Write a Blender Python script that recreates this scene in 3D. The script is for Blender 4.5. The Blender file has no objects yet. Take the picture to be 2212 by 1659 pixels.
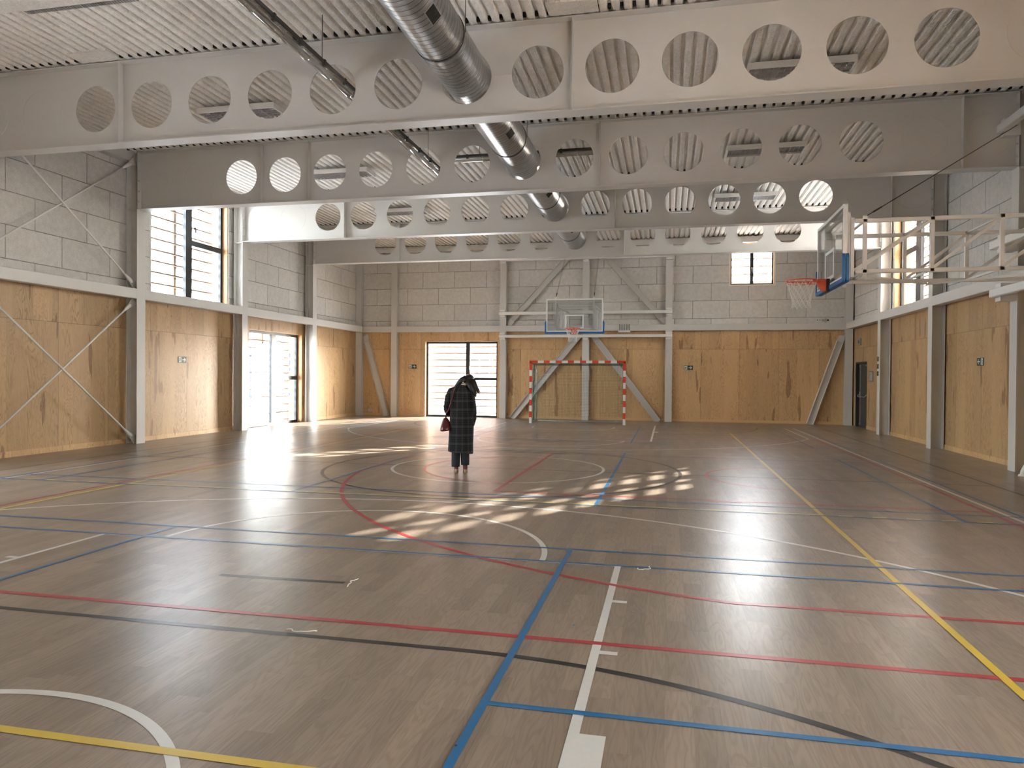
import bpy, bmesh, math, random
from math import sin, cos, pi, radians, sqrt, atan2, hypot
from mathutils import Vector, Matrix
random.seed(7)
SC = bpy.context.scene
COL = SC.collection

# ------------------------------------------------------------------ camera
F_PX, YAW, PITCH, ROLL, CAM_H = 1545.75, 0.2144, -0.0106, 0.0077, 1.5472
fw = Vector((-sin(YAW)*cos(PITCH), cos(YAW)*cos(PITCH), sin(PITCH)))
rt0 = Vector((cos(YAW), sin(YAW), 0)); up0 = rt0.cross(fw)
rt = cos(ROLL)*rt0 + sin(ROLL)*up0; up = rt.cross(fw)
cam = bpy.data.objects.new('camera', bpy.data.cameras.new('camera'))
cam.data.sensor_width = 36.0; cam.data.lens = F_PX/2212*36.0
cam.data.clip_start = 0.05; cam.data.clip_end = 400
M = Matrix((rt, up, -fw)).transposed().to_4x4(); M.translation = (0, 0, CAM_H)
cam.matrix_world = M
COL.objects.link(cam); SC.camera = cam

# ------------------------------------------------------------------ sky, sun, exposure
SUN_DIR = Vector((1.55, 2.22, 1.0)).normalized()          # towards the sun (low winter sun, ahead right)
w = bpy.data.worlds.new('sky'); SC.world = w; w.use_nodes = True
nt = w.node_tree; nt.nodes.clear()
sky = nt.nodes.new('ShaderNodeTexSky'); sky.sky_type = 'NISHITA'; sky.sun_disc = False
sky.sun_elevation = radians(20.3); sky.sun_rotation = atan2(SUN_DIR.x, SUN_DIR.y)
sky.air_density = 1.0; sky.dust_density = 1.5; sky.ozone_density = 1.0
bg = nt.nodes.new('ShaderNodeBackground'); bg.inputs['Strength'].default_value = 3.0
wo = nt.nodes.new('ShaderNodeOutputWorld')
hs_ = nt.nodes.new('ShaderNodeHueSaturation'); hs_.inputs['Saturation'].default_value = 0.42
nt.links.new(sky.outputs[0], hs_.inputs['Color']); nt.links.new(hs_.outputs[0], bg.inputs['Color']); nt.links.new(bg.outputs[0], wo.inputs['Surface'])
sun = bpy.data.objects.new('sun', bpy.data.lights.new('sun', 'SUN'))
sun.data.energy = 20.0; sun.data.angle = radians(0.53); sun.data.color = (1.0, 0.93, 0.84)
sun.rotation_euler = (-SUN_DIR).to_track_quat('-Z', 'Y').to_euler(); sun.location = (20, 40, 20)
COL.objects.link(sun)
SC.view_settings.view_transform = 'Standard'; SC.view_settings.look = 'None'
SC.view_settings.gamma = 1.0; SC.view_settings.use_curve_mapping = False
SC.view_settings.exposure = 1.80
SC.cycles.use_denoising = True; SC.cycles.denoising_prefilter = 'ACCURATE'
SC.cycles.max_bounces = 12; SC.cycles.diffuse_bounces = 7; SC.cycles.glossy_bounces = 4
SC.cycles.transmission_bounces = 6; SC.cycles.transparent_max_bounces = 24
SC.cycles.caustics_reflective = False; SC.cycles.caustics_refractive = False
SC.cycles.sample_clamp_indirect = 8.0

# ------------------------------------------------------------------ hall dimensions (metres)
XL, XR = -11.40, 5.74            # faces of the columns on the side walls
WL, WR, WF, WB = -11.745, 6.04, 25.80, -2.40   # wall cladding planes
FF = 25.62                       # face of the columns on the far wall
YB = [9.755, 13.736, 17.717, 21.699]          # roof girder lines
ZB = [5.140, 5.150, 5.172, 5.182]              # their undersides
CX = -2.82; CY = 11.68           # centre of the courts
Z1, Z2 = 3.19, 3.41              # wall rail
ZR = 6.44                        # underside of the ribbed roof

# ------------------------------------------------------------------ materials
def new_mat(name):
    m = bpy.data.materials.new(name); m.use_nodes = True
    return m, m.node_tree, m.node_tree.nodes['Principled BSDF']
def simple(name, col, rough=0.5, metal=0.0, noise=0.0, nscale=20, bump=0.0, spec=0.5):
    m, t, b = new_mat(name)
    b.inputs['Base Color'].default_value = (*col, 1); b.inputs['Roughness'].default_value = rough
    b.inputs['Metallic'].default_value = metal; b.inputs['Specular IOR Level'].default_value = spec
    if noise or bump:
        tc = t.nodes.new('ShaderNodeTexCoord'); n = t.nodes.new('ShaderNodeTexNoise')
        n.inputs['Scale'].default_value = nscale; n.inputs['Detail'].default_value = 4
        t.links.new(tc.outputs['Object'], n.inputs['Vector'])
        if noise:
            r = t.nodes.new('ShaderNodeMapRange')
            r.inputs['To Min'].default_value = 1-noise; r.inputs['To Max'].default_value = 1+noise
            t.links.new(n.outputs[0], r.inputs[0])
            mx = t.nodes.new('ShaderNodeMix'); mx.data_type = 'RGBA'; mx.blend_type = 'MULTIPLY'
            mx.inputs[0].default_value = 1; mx.inputs[6].default_value = (*col, 1)
            t.links.new(r.outputs[0], mx.inputs[7]); t.links.new(mx.outputs[2], b.inputs['Base Color'])
        if bump:
            bp = t.nodes.new('ShaderNodeBump'); bp.inputs['Strength'].default_value = bump
            bp.inputs['Distance'].default_value = 0.01
            t.links.new(n.outputs[0], bp.inputs['Height']); t.links.new(bp.outputs[0], b.inputs['Normal'])
    return m

class NG:
    """small helper to write node maths"""
    def __init__(s, t): s.t = t
    def node(s, kind, **kw):
        n = s.t.nodes.new(kind)
        for k, v in kw.items(): setattr(n, k, v)
        return n
    def put(s, sock, v):
        if isinstance(v, (int, float)): sock.default_value = v
        elif isinstance(v, tuple): sock.default_value = v
        else: s.t.links.new(v, sock)
    def m(s, op, a, b=None, c=None):
        n = s.node('ShaderNodeMath', operation=op)
        s.put(n.inputs[0], a)
        if b is not None: s.put(n.inputs[1], b)
        if c is not None: s.put(n.inputs[2], c)
        return n.outputs[0]
    def xyz(s, x, y, z):
        n = s.node('ShaderNodeCombineXYZ'); s.put(n.inputs[0], x); s.put(n.inputs[1], y); s.put(n.inputs[2], z)
        return n.outputs[0]
    def noise(s, vec, scale, detail=2, rough=0.5, dist=0.0):
        n = s.node('ShaderNodeTexNoise'); s.put(n.inputs['Vector'], vec); n.inputs['Scale'].default_value = scale
        n.inputs['Detail'].default_value = detail; n.inputs['Roughness'].default_value = rough
        n.inputs['Distortion'].default_value = dist
        return n.outputs[0]
    def white(s, vec):
        n = s.node('ShaderNodeTexWhiteNoise', noise_dimensions='3D'); s.put(n.inputs['Vector'], vec); return n.outputs['Value']
    def mr(s, v, a, b, c, d, smooth=False):
        n = s.node('ShaderNodeMapRange'); s.put(n.inputs[0], v)
        if smooth: n.interpolation_type = 'SMOOTHSTEP'
        for i, x in zip((1, 2, 3, 4), (a, b, c, d)): s.put(n.inputs[i], x)
        return n.outputs[0]
    def mix(s, f, a, b, mode='MIX'):
        n = s.node('ShaderNodeMix', data_type='RGBA', blend_type=mode)
        s.put(n.inputs[0], f); s.put(n.inputs[6], a if not isinstance(a, tuple) else (*a[:3], 1)); s.put(n.inputs[7], b if not isinstance(b, tuple) else (*b[:3], 1))
        return n.outputs[2]
    def bump(s, hgt, dist, strength=1.0):
        n = s.node('ShaderNodeBump'); s.put(n.inputs['Height'], hgt); n.inputs['Distance'].default_value = dist
        n.inputs['Strength'].default_value = strength; return n.outputs[0]
    def sep(s):
        tc = s.node('ShaderNodeTexCoord'); n = s.node('ShaderNodeSeparateXYZ'); s.t.links.new(tc.outputs['Object'], n.inputs[0])
        return n.outputs[0], n.outputs[1], n.outputs[2]

def plywood(name, axis, u0, tint=(1, 1, 1)):
    """rotary cut softwood sheets 1.285 m wide, horizontal joint at 2.545 m"""
    m, t, b = new_mat(name); g = NG(t); x, y, z = g.sep()
    u = (x, y)[axis]
    us = g.m('DIVIDE', g.m('SUBTRACT', u, u0), 1.285)
    ui = g.m('FLOOR', us); uf = g.m('FRACT', us)
    hi = g.m('GREATER_THAN', z, 2.545)
    rnd = g.white(g.xyz(ui, hi, 3.3)); rnd2 = g.white(g.xyz(ui, hi, 8.1))
    off = g.m('MULTIPLY', rnd, 37.0)
    # veneer strips inside a sheet
    st = g.m('FLOOR', g.m('ADD', g.m('MULTIPLY', uf, 3.0), g.m('MULTIPLY', rnd2, 0.7)))
    srnd = g.white(g.xyz(ui, hi, st))
    off2 = g.m('ADD', off, g.m('MULTIPLY', srnd, 21.0))
    v = g.noise(g.xyz(g.m('MULTIPLY', u, 2.6), off2, g.m('MULTIPLY', z, 0.42)), 1.6, 3, 0.62, 0.55)
    fine = g.noise(g.xyz(g.m('MULTIPLY', u, 60), off, g.m('MULTIPLY', z, 2.5)), 1.0, 2)
    ring = g.m('SINE', g.m('ADD', g.m('MULTIPLY', v, 120.0), g.m('MULTIPLY', fine, 1.6)))
    line = g.mr(ring, 0.15, 0.95, 0, 1, True)
    amp = g.mr(g.noise(g.xyz(g.m('MULTIPLY', u, 1.3), off2, g.m('MULTIPLY', z, 0.25)), 1.4, 2), 0.38, 0.62, 0.22, 1.0, True)
    la = g.m('MULTIPLY', line, amp)
    heart = g.noise(g.xyz(g.m('MULTIPLY', u, 2.2), off, g.m('MULTIPLY', z, 0.33)), 2.0, 2, 0.45)
    hm = g.mr(heart, 0.655, 0.675, 0, 1, True)
    c1 = g.mix(g.m('MULTIPLY', la, 0.62), (0.565, 0.372, 0.190), (0.315, 0.178, 0.078))
    c2 = g.mix(g.m('MULTIPLY', hm, 0.70), c1, g.mix(line, (0.270, 0.140, 0.070), (0.190, 0.095, 0.050)))
    c3 = g.mix(1.0, c2, g.mr(srnd, 0, 1, 0.90, 1.10), 'MULTIPLY')
    c3 = g.mix(1.0, c3, g.mr(fine, 0.3, 0.7, 0.93, 1.06), 'MULTIPLY')
    knot = g.noise(g.xyz(u, off, g.m('MULTIPLY', z, 0.8)), 9.0, 1)
    c3 = g.mix(g.mr(knot, 0.80, 0.83, 0, 0.7), c3, (0.12, 0.06, 0.03))
    jd = g.m('MINIMUM', g.m('MULTIPLY', g.m('MINIMUM', uf, g.m('SUBTRACT', 1.0, uf)), 1.285), g.m('ABSOLUTE', g.m('SUBTRACT', z, 2.545)))
    jn = g.mr(jd, 0.0022, 0.0045, 1, 0)
    c4 = g.mix(g.m('MULTIPLY', jn, 0.75), c3, (0.10, 0.06, 0.03))
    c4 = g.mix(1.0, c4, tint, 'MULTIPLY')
    t.links.new(c4, b.inputs['Base Color'])
    b.inputs['Roughness'].default_value = 0.42; b.inputs['Specular IOR Level'].default_value = 0.35
    t.links.new(g.bump(g.m('MULTIPLY', jn, -1.0), 0.003), b.inputs['Normal'])
    return m

def woodwool(name, axis, u0):
    """pale grey wood-wool boards 1.24 x 0.61 m laid in bond"""
    m, t, b = new_mat(name); g = NG(t); x, y, z = g.sep()
    u = (x, y)[axis]
    zr = g.m('DIVIDE', g.m('SUBTRACT', z, 3.62), 0.612); zi = g.m('FLOOR', zr); zf = g.m('FRACT', zr)
    sh = g.m('MULTIPLY', g.m('MODULO', g.m('ADD', zi, 20.0), 2.0), 0.5)
    us = g.m('ADD', g.m('DIVIDE', g.m('SUBTRACT', u, u0), 1.24), sh); ui = g.m('FLOOR', us); uf = g.m('FRACT', us)
    jd = g.m('MINIMUM', g.m('MULTIPLY', g.m('MINIMUM', uf, g.m('SUBTRACT', 1.0, uf)), 1.24),
             g.m('MULTIPLY', g.m('MINIMUM', zf, g.m('SUBTRACT', 1.0, zf)), 0.612))
    jn = g.mr(jd, 0.003, 0.010, 1, 0)
    p = g.xyz(x, y, z)
    n1 = g.noise(p, 70, 3, 0.7); n2 = g.noise(p, 9, 3, 0.6); r = g.white(g.xyz(ui, zi, 1.0))
    val = g.m('MULTIPLY', g.m('MULTIPLY', g.mr(n1, 0.3, 0.7, 0.80, 1.16), g.mr(n2, 0.3, 0.7, 0.92, 1.07)), g.mr(r, 0, 1, 0.94, 1.05))
    c = g.mix(1.0, (0.60, 0.585, 0.555), val, 'MULTIPLY')
    c = g.mix(g.m('MULTIPLY', jn, 0.62), c, (0.10, 0.095, 0.085))
    t.links.new(c, b.inputs['Base Color']); b.inputs['Roughness'].default_value = 0.95
    b.inputs['Specular IOR Level'].default_value = 0.1
    t.links.new(g.bump(g.m('SUBTRACT', n1, g.m('MULTIPLY', jn, 1.5)), 0.006), b.inputs['Normal'])
    return m

def floor_vinyl():
    m, t, b = new_mat('vinyl_plank_floor'); g = NG(t); x, y, z = g.sep()
    W = 0.127
    r = g.m('FLOOR', g.m('DIVIDE', x, W)); rx = g.m('FRACT', g.m('DIVIDE', x, W))
    ro = g.white(g.xyz(r, 0.5, 0.5)); ln = g.mr(g.white(g.xyz(r, 2.5, 0.5)), 0, 1, 0.75, 1.15)
    q = g.m('ADD', g.m('DIVIDE', y, ln), g.m('MULTIPLY', ro, 11.0)); qi = g.m('FLOOR', q); qf = g.m('FRACT', q)
    rnd = g.white(g.xyz(r, qi, 1.5)); rnd2 = g.white(g.xyz(r, qi, 6.5))
    off = g.m('MULTIPLY', rnd2, 53.0)
    v = g.noise(g.xyz(g.m('MULTIPLY', x, 7.0), g.m('MULTIPLY', y, 0.85), off), 1.3, 2, 0.5, 0.4)
    ring = g.m('SINE', g.m('MULTIPLY', v, 70.0))
    fine = g.noise(g.xyz(g.m('MULTIPLY', x, 90.0), g.m('MULTIPLY', y, 5.0), off), 1.0, 2, 0.6)
    val = g.m('MULTIPLY', g.mr(rnd, 0, 1, 0.82, 1.10), g.mr(fine, 0.25, 0.75, 0.90, 1.08))
    val = g.m('MULTIPLY', val, g.mr(ring, -0.2, 1.0, 1.02, 0.87))
    c = g.mix(rnd2, (0.285, 0.225, 0.170), (0.268, 0.213, 0.165))
    c = g.mix(1.0, c, val, 'MULTIPLY')
    ex = g.m('MULTIPLY', g.m('MINIMUM', rx, g.m('SUBTRACT', 1.0, rx)), W)
    ey = g.m('MULTIPLY', g.m('MINIMUM', qf, g.m('SUBTRACT', 1.0, qf)), 0.9)
    c = g.mix(g.mr(g.m('MINIMUM', ex, ey), 0.0, 0.0022, 0.30, 0), c, (0.12, 0.085, 0.06))
    # welded sheet seams every two metres
    sx = g.m('ABSOLUTE', g.m('SUBTRACT', g.m('MODULO', g.m('ADD', x, 39.79), 2.0), 1.0))
    c = g.mix(g.mr(sx, 0.0015, 0.004, 0.45, 0), c, (0.14, 0.10, 0.075))
    t.links.new(c, b.inputs['Base Color'])
    rr = g.mr(g.noise(g.xyz(x, y, 0.0), 1.7, 3), 0.3, 0.7, 0.285, 0.33)
    t.links.new(rr, b.inputs['Roughness']); b.inputs['Specular IOR Level'].default_value = 0.36
    
    return m

def sprayed(name, col):
    m, t, b = new_mat(name); g = NG(t); x, y, z = g.sep(); p = g.xyz(x, y, z)
    n1 = g.noise(p, 26, 4, 0.65); n2 = g.noise(p, 5, 3, 0.6)
    c = g.mix(1.0, col, g.m('MULTIPLY', g.mr(n1, 0.3, 0.7, 0.90, 1.08), g.mr(n2, 0.3, 0.7, 0.95, 1.05)), 'MULTIPLY')
    t.links.new(c, b.inputs['Base Color']); b.inputs['Roughness'].default_value = 0.95; b.inputs['Specular IOR Level'].default_value = 0.1
    t.links.new(g.bump(n1, 0.022, 0.9), b.inputs['Normal'])
    return m

def galvanised_spiral():
    m, t, b = new_mat('galvanised_spiral_duct'); g = NG(t); x, y, z = g.sep()
    ang = g.m('DIVIDE', g.m('ARCTAN2', z, x), 2*pi)
    fr = g.m('FRACT', g.m('ADD', g.m('DIVIDE', y, 0.098), ang))
    seam = g.mr(g.m('ABSOLUTE', g.m('SUBTRACT', fr, 0.5)), 0.035, 0.075, 1, 0)
    blot = g.noise(g.xyz(x, g.m('MULTIPLY', y, 1.5), z), 7, 4, 0.6)
    c = g.mix(seam, g.mix(g.mr(blot, 0.3, 0.7, 0, 1), (0.30, 0.31, 0.32), (0.46, 0.47, 0.48)), (0.06, 0.06, 0.06))
    t.links.new(c, b.inputs['Base Color']); b.inputs['Metallic'].default_value = 0.9
    b.inputs['Roughness'].default_value = 0.30
    t.links.new(g.bump(g.m('MULTIPLY', seam, 1.0), 0.006), b.inputs['Normal'])
    return m

def plaid():
    m, t, b = new_mat('grey_plaid_wool'); g = NG(t); x, y, z = g.sep()
    ang = g.m('MULTIPLY', g.m('ARCTAN2', y, x), 0.19)
    def stripes(v, per, w):
        f = g.m('ABSOLUTE', g.m('SUBTRACT', g.m('FRACT', g.m('DIVIDE', v, per)), 0.5)); return g.mr(f, w, w+0.04, 1, 0)
    a = g.m('MAXIMUM', stripes(z, 0.135, 0.10), g.m('MULTIPLY', stripes(z, 0.034, 0.14), 0.5))
    c = g.m('MAXIMUM', stripes(ang, 0.115, 0.12), g.m('MULTIPLY', stripes(ang, 0.029, 0.14), 0.5))
    n = g.noise(g.xyz(x, y, z), 220, 2, 0.7)
    k = g.m('MULTIPLY', g.m('ADD', g.m('MULTIPLY', a, 0.55), g.m('MULTIPLY', c, 0.45)), g.mr(n, 0.35, 0.6, 0.2, 1.2))
    t.links.new(g.mix(k, (0.012, 0.013, 0.015), (0.060, 0.061, 0.064)), b.inputs['Base Color'])
    b.inputs['Roughness'].default_value = 0.95; b.inputs['Specular IOR Level'].default_value = 0.15
    t.links.new(g.bump(n, 0.002), b.inputs['Normal'])
    return m

def thin_glass(name, tint=(1, 1, 1), refl=0.10, rough=0.02):
    m = bpy.data.materials.new(name); m.use_nodes = True; t = m.node_tree; t.nodes.clear()
    o = t.nodes.new('ShaderNodeOutputMaterial'); tr = t.nodes.new('ShaderNodeBsdfTransparent'); gl = t.nodes.new('ShaderNodeBsdfGlossy')
    fr = t.nodes.new('ShaderNodeLayerWeight'); fr.inputs[0].default_value = 0.5
    pw = t.nodes.new('ShaderNodeMath'); pw.operation = 'POWER'; pw.inputs[1].default_value = 4.0
    t.links.new(fr.outputs['Facing'], pw.inputs[0])
    ml = t.nodes.new('ShaderNodeMath'); ml.operation = 'MULTIPLY_ADD'; ml.inputs[1].default_value = 0.8; ml.inputs[2].default_value = refl
    ml.use_clamp = True
    mx = t.nodes.new('ShaderNodeMixShader'); tr.inputs[0].default_value = (*tint, 1); gl.inputs['Roughness'].default_value = rough
    t.links.new(pw.outputs[0], ml.inputs[0]); t.links.new(ml.outputs[0], mx.inputs[0])
    t.links.new(tr.outputs[0], mx.inputs[1]); t.links.new(gl.outputs[0], mx.inputs[2]); t.links.new(mx.outputs[0], o.inputs['Surface'])
    return m

def facade(name, wall, axis, win=(0.07, 0.09, 0.12), pu=2.9, pz=3.0, fu=0.45, fz=0.5):
    m, t, b = new_mat(name); g = NG(t); x, y, z = g.sep(); u = (x, y)[axis]
    a = g.m('FRACT', g.m('DIVIDE', g.m('ADD', u, 60.0), pu)); c = g.m('FRACT', g.m('DIVIDE', g.m('ADD', z, 0.6), pz))
    inn = g.m('MULTIPLY', g.m('LESS_THAN', a, fu), g.m('LESS_THAN', g.m('ABSOLUTE', g.m('SUBTRACT', c, 0.55)), fz/2))
    fa = g.m('MULTIPLY', g.m('LESS_THAN', a, fu-0.03), g.m('LESS_THAN', g.m('ABSOLUTE', g.m('SUBTRACT', c, 0.55)), fz/2-0.02))
    n = g.noise(g.xyz(x, y, z), 2.5, 4)
    br = g.node('ShaderNodeTexBrick'); t.links.new(g.xyz(u, z, 0.0), br.inputs['Vector']); br.inputs['Scale'].default_value = 1.0
    br.inputs['Brick Width'].default_value = 0.6; br.inputs['Row Height'].default_value = 0.2; br.inputs['Mortar Size'].default_value = 0.012
    br.inputs['Color1'].default_value = (*wall, 1); br.inputs['Color2'].default_value = (*[k*0.85 for k in wall], 1); br.inputs['Mortar'].default_value = (*[k*0.8 for k in wall], 1)
    c1 = g.mix(1.0, br.outputs[0], g.mr(n, 0.3, 0.7, 0.85, 1.1), 'MULTIPLY')
    c2 = g.mix(inn, c1, (0.30, 0.30, 0.31)); c3 = g.mix(fa, c2, win)
    t.links.new(c3, b.inputs['Base Color']); b.inputs['Roughness'].default_value = 0.7
    return m

MT = {}
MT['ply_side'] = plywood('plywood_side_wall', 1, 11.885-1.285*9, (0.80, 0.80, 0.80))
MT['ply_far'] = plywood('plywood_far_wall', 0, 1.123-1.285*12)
MT['ply_plain'] = plywood('plywood_lining', 1, 0.4)
MT['wool_side'] = woodwool('wood_wool_side_wall', 1, 14.45)
MT['wool_far'] = woodwool('wood_wool_far_wall', 0, 0.826)
MT['floor'] = floor_vinyl()
MT['white'] = simple('white_painted_steel', (0.56, 0.55, 0.525), 0.42, 0, 0.03, 4, 0.0, 0.45)
MT['white_gloss'] = simple('white_powder_coat', (0.72, 0.715, 0.69), 0.35, 0, 0.02, 6)
MT['spray'] = sprayed('sprayed_acoustic_plaster', (0.88, 0.86, 0.82))
MT['spray_flat'] = sprayed('smooth_sprayed_plaster', (0.80, 0.775, 0.73))
MT['black'] = simple('black_void', (0.012, 0.011, 0.010), 0.9)
MT['alu'] = simple('anthracite_aluminium', (0.022, 0.024, 0.027), 0.38, 0.2, 0.05, 5)
MT['glass'] = thin_glass('window_glass', (0.97, 0.985, 0.99), 0.06)
MT['acrylic'] = thin_glass('clear_acrylic', (0.90, 0.91, 0.91), 0.10)
MT['sleeve'] = thin_glass('clear_plastic_sleeve', (0.72, 0.70, 0.67), 0.30, 0.06)
MT['slat'] = simple('shaded_larch_slat', (0.44, 0.33, 0.26), 0.75, 0, 0.15, 7)  # greyish look of the slats in shade, put into the colour
MT['post'] = simple('sunlit_larch_post', (0.62, 0.44, 0.27), 0.7, 0, 0.15, 6)  # warm look of the sunlit posts, put into the colour
MT['lining'] = simple('pine_lining', (0.55, 0.34, 0.16), 0.5, 0, 0.12, 8)
MT['duct'] = galvanised_spiral()
MT['dark'] = simple('dark_rubber', (0.02, 0.02, 0.02), 0.6)
MT['rail_dark'] = simple('dark_cable_rail', (0.04, 0.038, 0.034), 0.5)
MT['steel'] = simple('zinc_steel', (0.45, 0.45, 0.45), 0.35, 0.8)
MT['louvre'] = simple('satin_lamp_louvre', (0.50, 0.49, 0.50), 0.35, 0.4)
MT['orange'] = simple('orange_rim_enamel', (0.68, 0.10, 0.035), 0.35)
MT['blue'] = simple('blue_pad_foam', (0.005, 0.115, 0.33), 0.45)
MT['rope'] = simple('white_nylon_cord', (0.74, 0.73, 0.68), 0.7)
MT['red'] = simple('red_goal_paint', (0.60, 0.045, 0.018), 0.35)
MT['greynet'] = simple('green_net_cord', (0.03, 0.13, 0.11), 0.8)
MT['green'] = simple('exit_sign_green', (0.004, 0.045, 0.022), 0.45)
MT['sign_white'] = simple('exit_sign_white', (0.62, 0.66, 0.63), 0.45)
MT['door'] = simple('graphite_door_leaf', (0.028, 0.029, 0.029), 0.4, 0.1)
MT['maroon'] = simple('dark_red_lens', (0.045, 0.006, 0.005), 0.3)
MT['plastic'] = simple('white_plastic', (0.66, 0.65, 0.62), 0.4)
MT['grey'] = simple('grey_metal_cover', (0.33, 0.32, 0.31), 0.4, 0.5)
MT['concrete'] = simple('pale_paving', (0.78, 0.77, 0.75), 0.85, 0, 0.12, 2)
for n, c in dict(black_line=(0.016, 0.016, 0.017), white_line=(0.62, 0.62, 0.59), red_line=(0.40, 0.035, 0.045),
                 yellow_line=(0.60, 0.43, 0.045), blue_line=(0.012, 0.135, 0.32)).items():
    MT[n] = simple(n+'_paint', c, 0.33, 0, 0.06, 30, 0, 0.55)
MT['plaid'] = plaid()
MT['hair'] = simple('black_hair', (0.010, 0.009, 0.009), 0.45, 0, 0.3, 60, 0.4)
MT['skin'] = simple('skin', (0.42, 0.24, 0.16), 0.5)
MT['trouser'] = simple('black_trouser_cloth', (0.008, 0.010, 0.013), 0.85)
MT['boot'] = simple('oxblood_leather', (0.075, 0.008, 0.010), 0.3)
MT['sole'] = simple('tan_sole', (0.30, 0.19, 0.12), 0.6)
MT['cream'] = simple('cream_knit', (0.66, 0.58, 0.47), 0.9)
MT['fac_brick'] = facade('brick_facade', (0.10, 0.045, 0.028), 0)
MT['fac_pale'] = facade('pale_facade', (0.17, 0.145, 0.125), 0, pu=3.4, fu=0.4)
MT['fac_side'] = facade('slate_facade', (0.055, 0.065, 0.085), 1, win=(0.12, 0.14, 0.17), pu=2.2, fu=0.55)

# ------------------------------------------------------------------ mesh helpers
class MB:
    def __init__(s): s.v = []; s.f = []; s.mi = []; s.sm = []
    def add(s, vs, fs, mi=0, smooth=False):
        o = len(s.v); s.v += [tuple(v) for v in vs]
        for f in fs: s.f.append(tuple(o+i for i in f)); s.mi.append(mi); s.sm.append(smooth)
    def box(s, a, b, mi=0):
        x0, y0, z0 = [min(p, q) for p, q in zip(a, b)]; x1, y1, z1 = [max(p, q) for p, q in zip(a, b)]
        s.add([(x0,y0,z0),(x1,y0,z0),(x1,y1,z0),(x0,y1,z0),(x0,y0,z1),(x1,y0,z1),(x1,y1,z1),(x0,y1,z1)],
              [(0,3,2,1),(4,5,6,7),(0,1,5,4),(1,2,6,5),(2,3,7,6),(3,0,4,7)], mi)
    def bar(s, p, q, w, h, upv=(0, 0, 1), mi=0, ch=0.0):
        """rectangular bar from p to q, w across, h along upv; ch chamfers its corners"""
        p = Vector(p); q = Vector(q); d = (q-p).normalized(); u = Vector(upv)
        sd = d.cross(u)
        if sd.length < 1e-4: u = Vector((0, 1, 0)); sd = d.cross(u)
        sd.normalize(); u = sd.cross(d).normalized()
        a, b = w/2, h/2
        if ch: pr = [(-a+ch,-b),(a-ch,-b),(a,-b+ch),(a,b-ch),(a-ch,b),(-a+ch,b),(-a,b-ch),(-a,-b+ch)]
        else: pr = [(-a,-b),(a,-b),(a,b),(-a,b)]
        s.prism_dir(p, q, sd, u, pr, mi)
    def prism_dir(s, p, q, sd, u, pr, mi=0):
        n = len(pr); vs = [p+sd*x+u*y for x, y in pr]+[q+sd*x+u*y for x, y in pr]
        s.add(vs, [tuple(range(n))[::-1], tuple(range(n, 2*n))]+[(i, (i+1) % n, n+(i+1) % n, n+i) for i in range(n)], mi)
    def ibeam(s, p, q, w, h, tf=0.016, tw=0.01, upv=(0, 0, 1), mi=0):
        """I section; h is the distance over the flanges along upv, w the flange width"""
        p = Vector(p); q = Vector(q); d = (q-p).normalized(); u = Vector(upv); sd = d.cross(u).normalized(); u = sd.cross(d).normalized()
        a, b, t = w/2, h/2, tw/2
        pr = [(-a,-b),(a,-b),(a,-b+tf),(t,-b+tf),(t,b-tf),(a,b-tf),(a,b),(-a,b),(-a,b-tf),(-t,b-tf),(-t,-b+tf),(-a,-b+tf)]
        n = 12; vs = [p+sd*x+u*y for x, y in pr]+[q+sd*x+u*y for x, y in pr]
        fs = [(i, (i+1) % n, n+(i+1) % n, n+i) for i in range(n)]
        for o, rv in ((0, 1), (n, 0)):
            for c in ((0,1,2,11),(3,4,9,10),(5,6,7,8)):
                cc = tuple(o+k for k in c); fs.append(cc[::-1] if rv else cc)
            for c in ((2,3,10,11),(4,5,8,9)): pass
        s.add(vs, fs, mi)
    def tube(s, pts, r, seg=6, mi=0, closed=False, cap=True):
        pts = [Vector(p) for p in pts]; n = len(pts); rr = r if isinstance(r, (list, tuple)) else [r]*n
        ref = Vector((0.13, 0.31, 0.94)); rings = []
        for i, p in enumerate(pts):
            a = pts[(i-1) % n] if (closed or i > 0) else p; b = pts[(i+1) % n] if (closed or i < n-1) else p
            d = (b-a).normalized(); x = d.cross(ref)
            if x.length < 0.05: x = d.cross(Vector((1, 0, 0)))
            x.normalize(); y = d.cross(x)
            rings.append([p+(x*cos(2*pi*k/seg)+y*sin(2*pi*k/seg))*rr[i] for k in range(seg)])
        vs = [v for g in rings for v in g]; fs = []
        for i in range(n if closed else n-1):
            j = (i+1) % n
            for k in range(seg): fs.append((i*seg+k, i*seg+(k+1) % seg, j*seg+(k+1) % seg, j*seg+k))
        if cap and not closed: fs += [tuple(range(seg))[::-1], tuple((n-1)*seg+k for k in range(seg))]
        s.add(vs, fs, mi, seg > 4)
    def loft(s, rings, mi=0, cap=True, smooth=True):
        n = len(rings[0]); vs = [v for g in rings for v in g]; fs = []
        for i in range(len(rings)-1):
            for k in range(n): fs.append((i*n+k, i*n+(k+1) % n, (i+1)*n+(k+1) % n, (i+1)*n+k))
        if cap: fs += [tuple(range(n))[::-1], tuple((len(rings)-1)*n+k for k in range(n))]
        s.add(vs, fs, mi, smooth)
    def ball(s, c, r, mi=0, seg=16, rg=10):
        c = Vector(c); r = Vector(r) if not isinstance(r, (int, float)) else Vector((r, r, r)); rings = []
        for i in range(1, rg):
            a = pi*i/rg; rings.append([c+Vector((r.x*sin(a)*cos(2*pi*k/seg), r.y*sin(a)*sin(2*pi*k/seg), -r.z*cos(a))) for k in range(seg)])
        s.loft(rings, mi)
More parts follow.
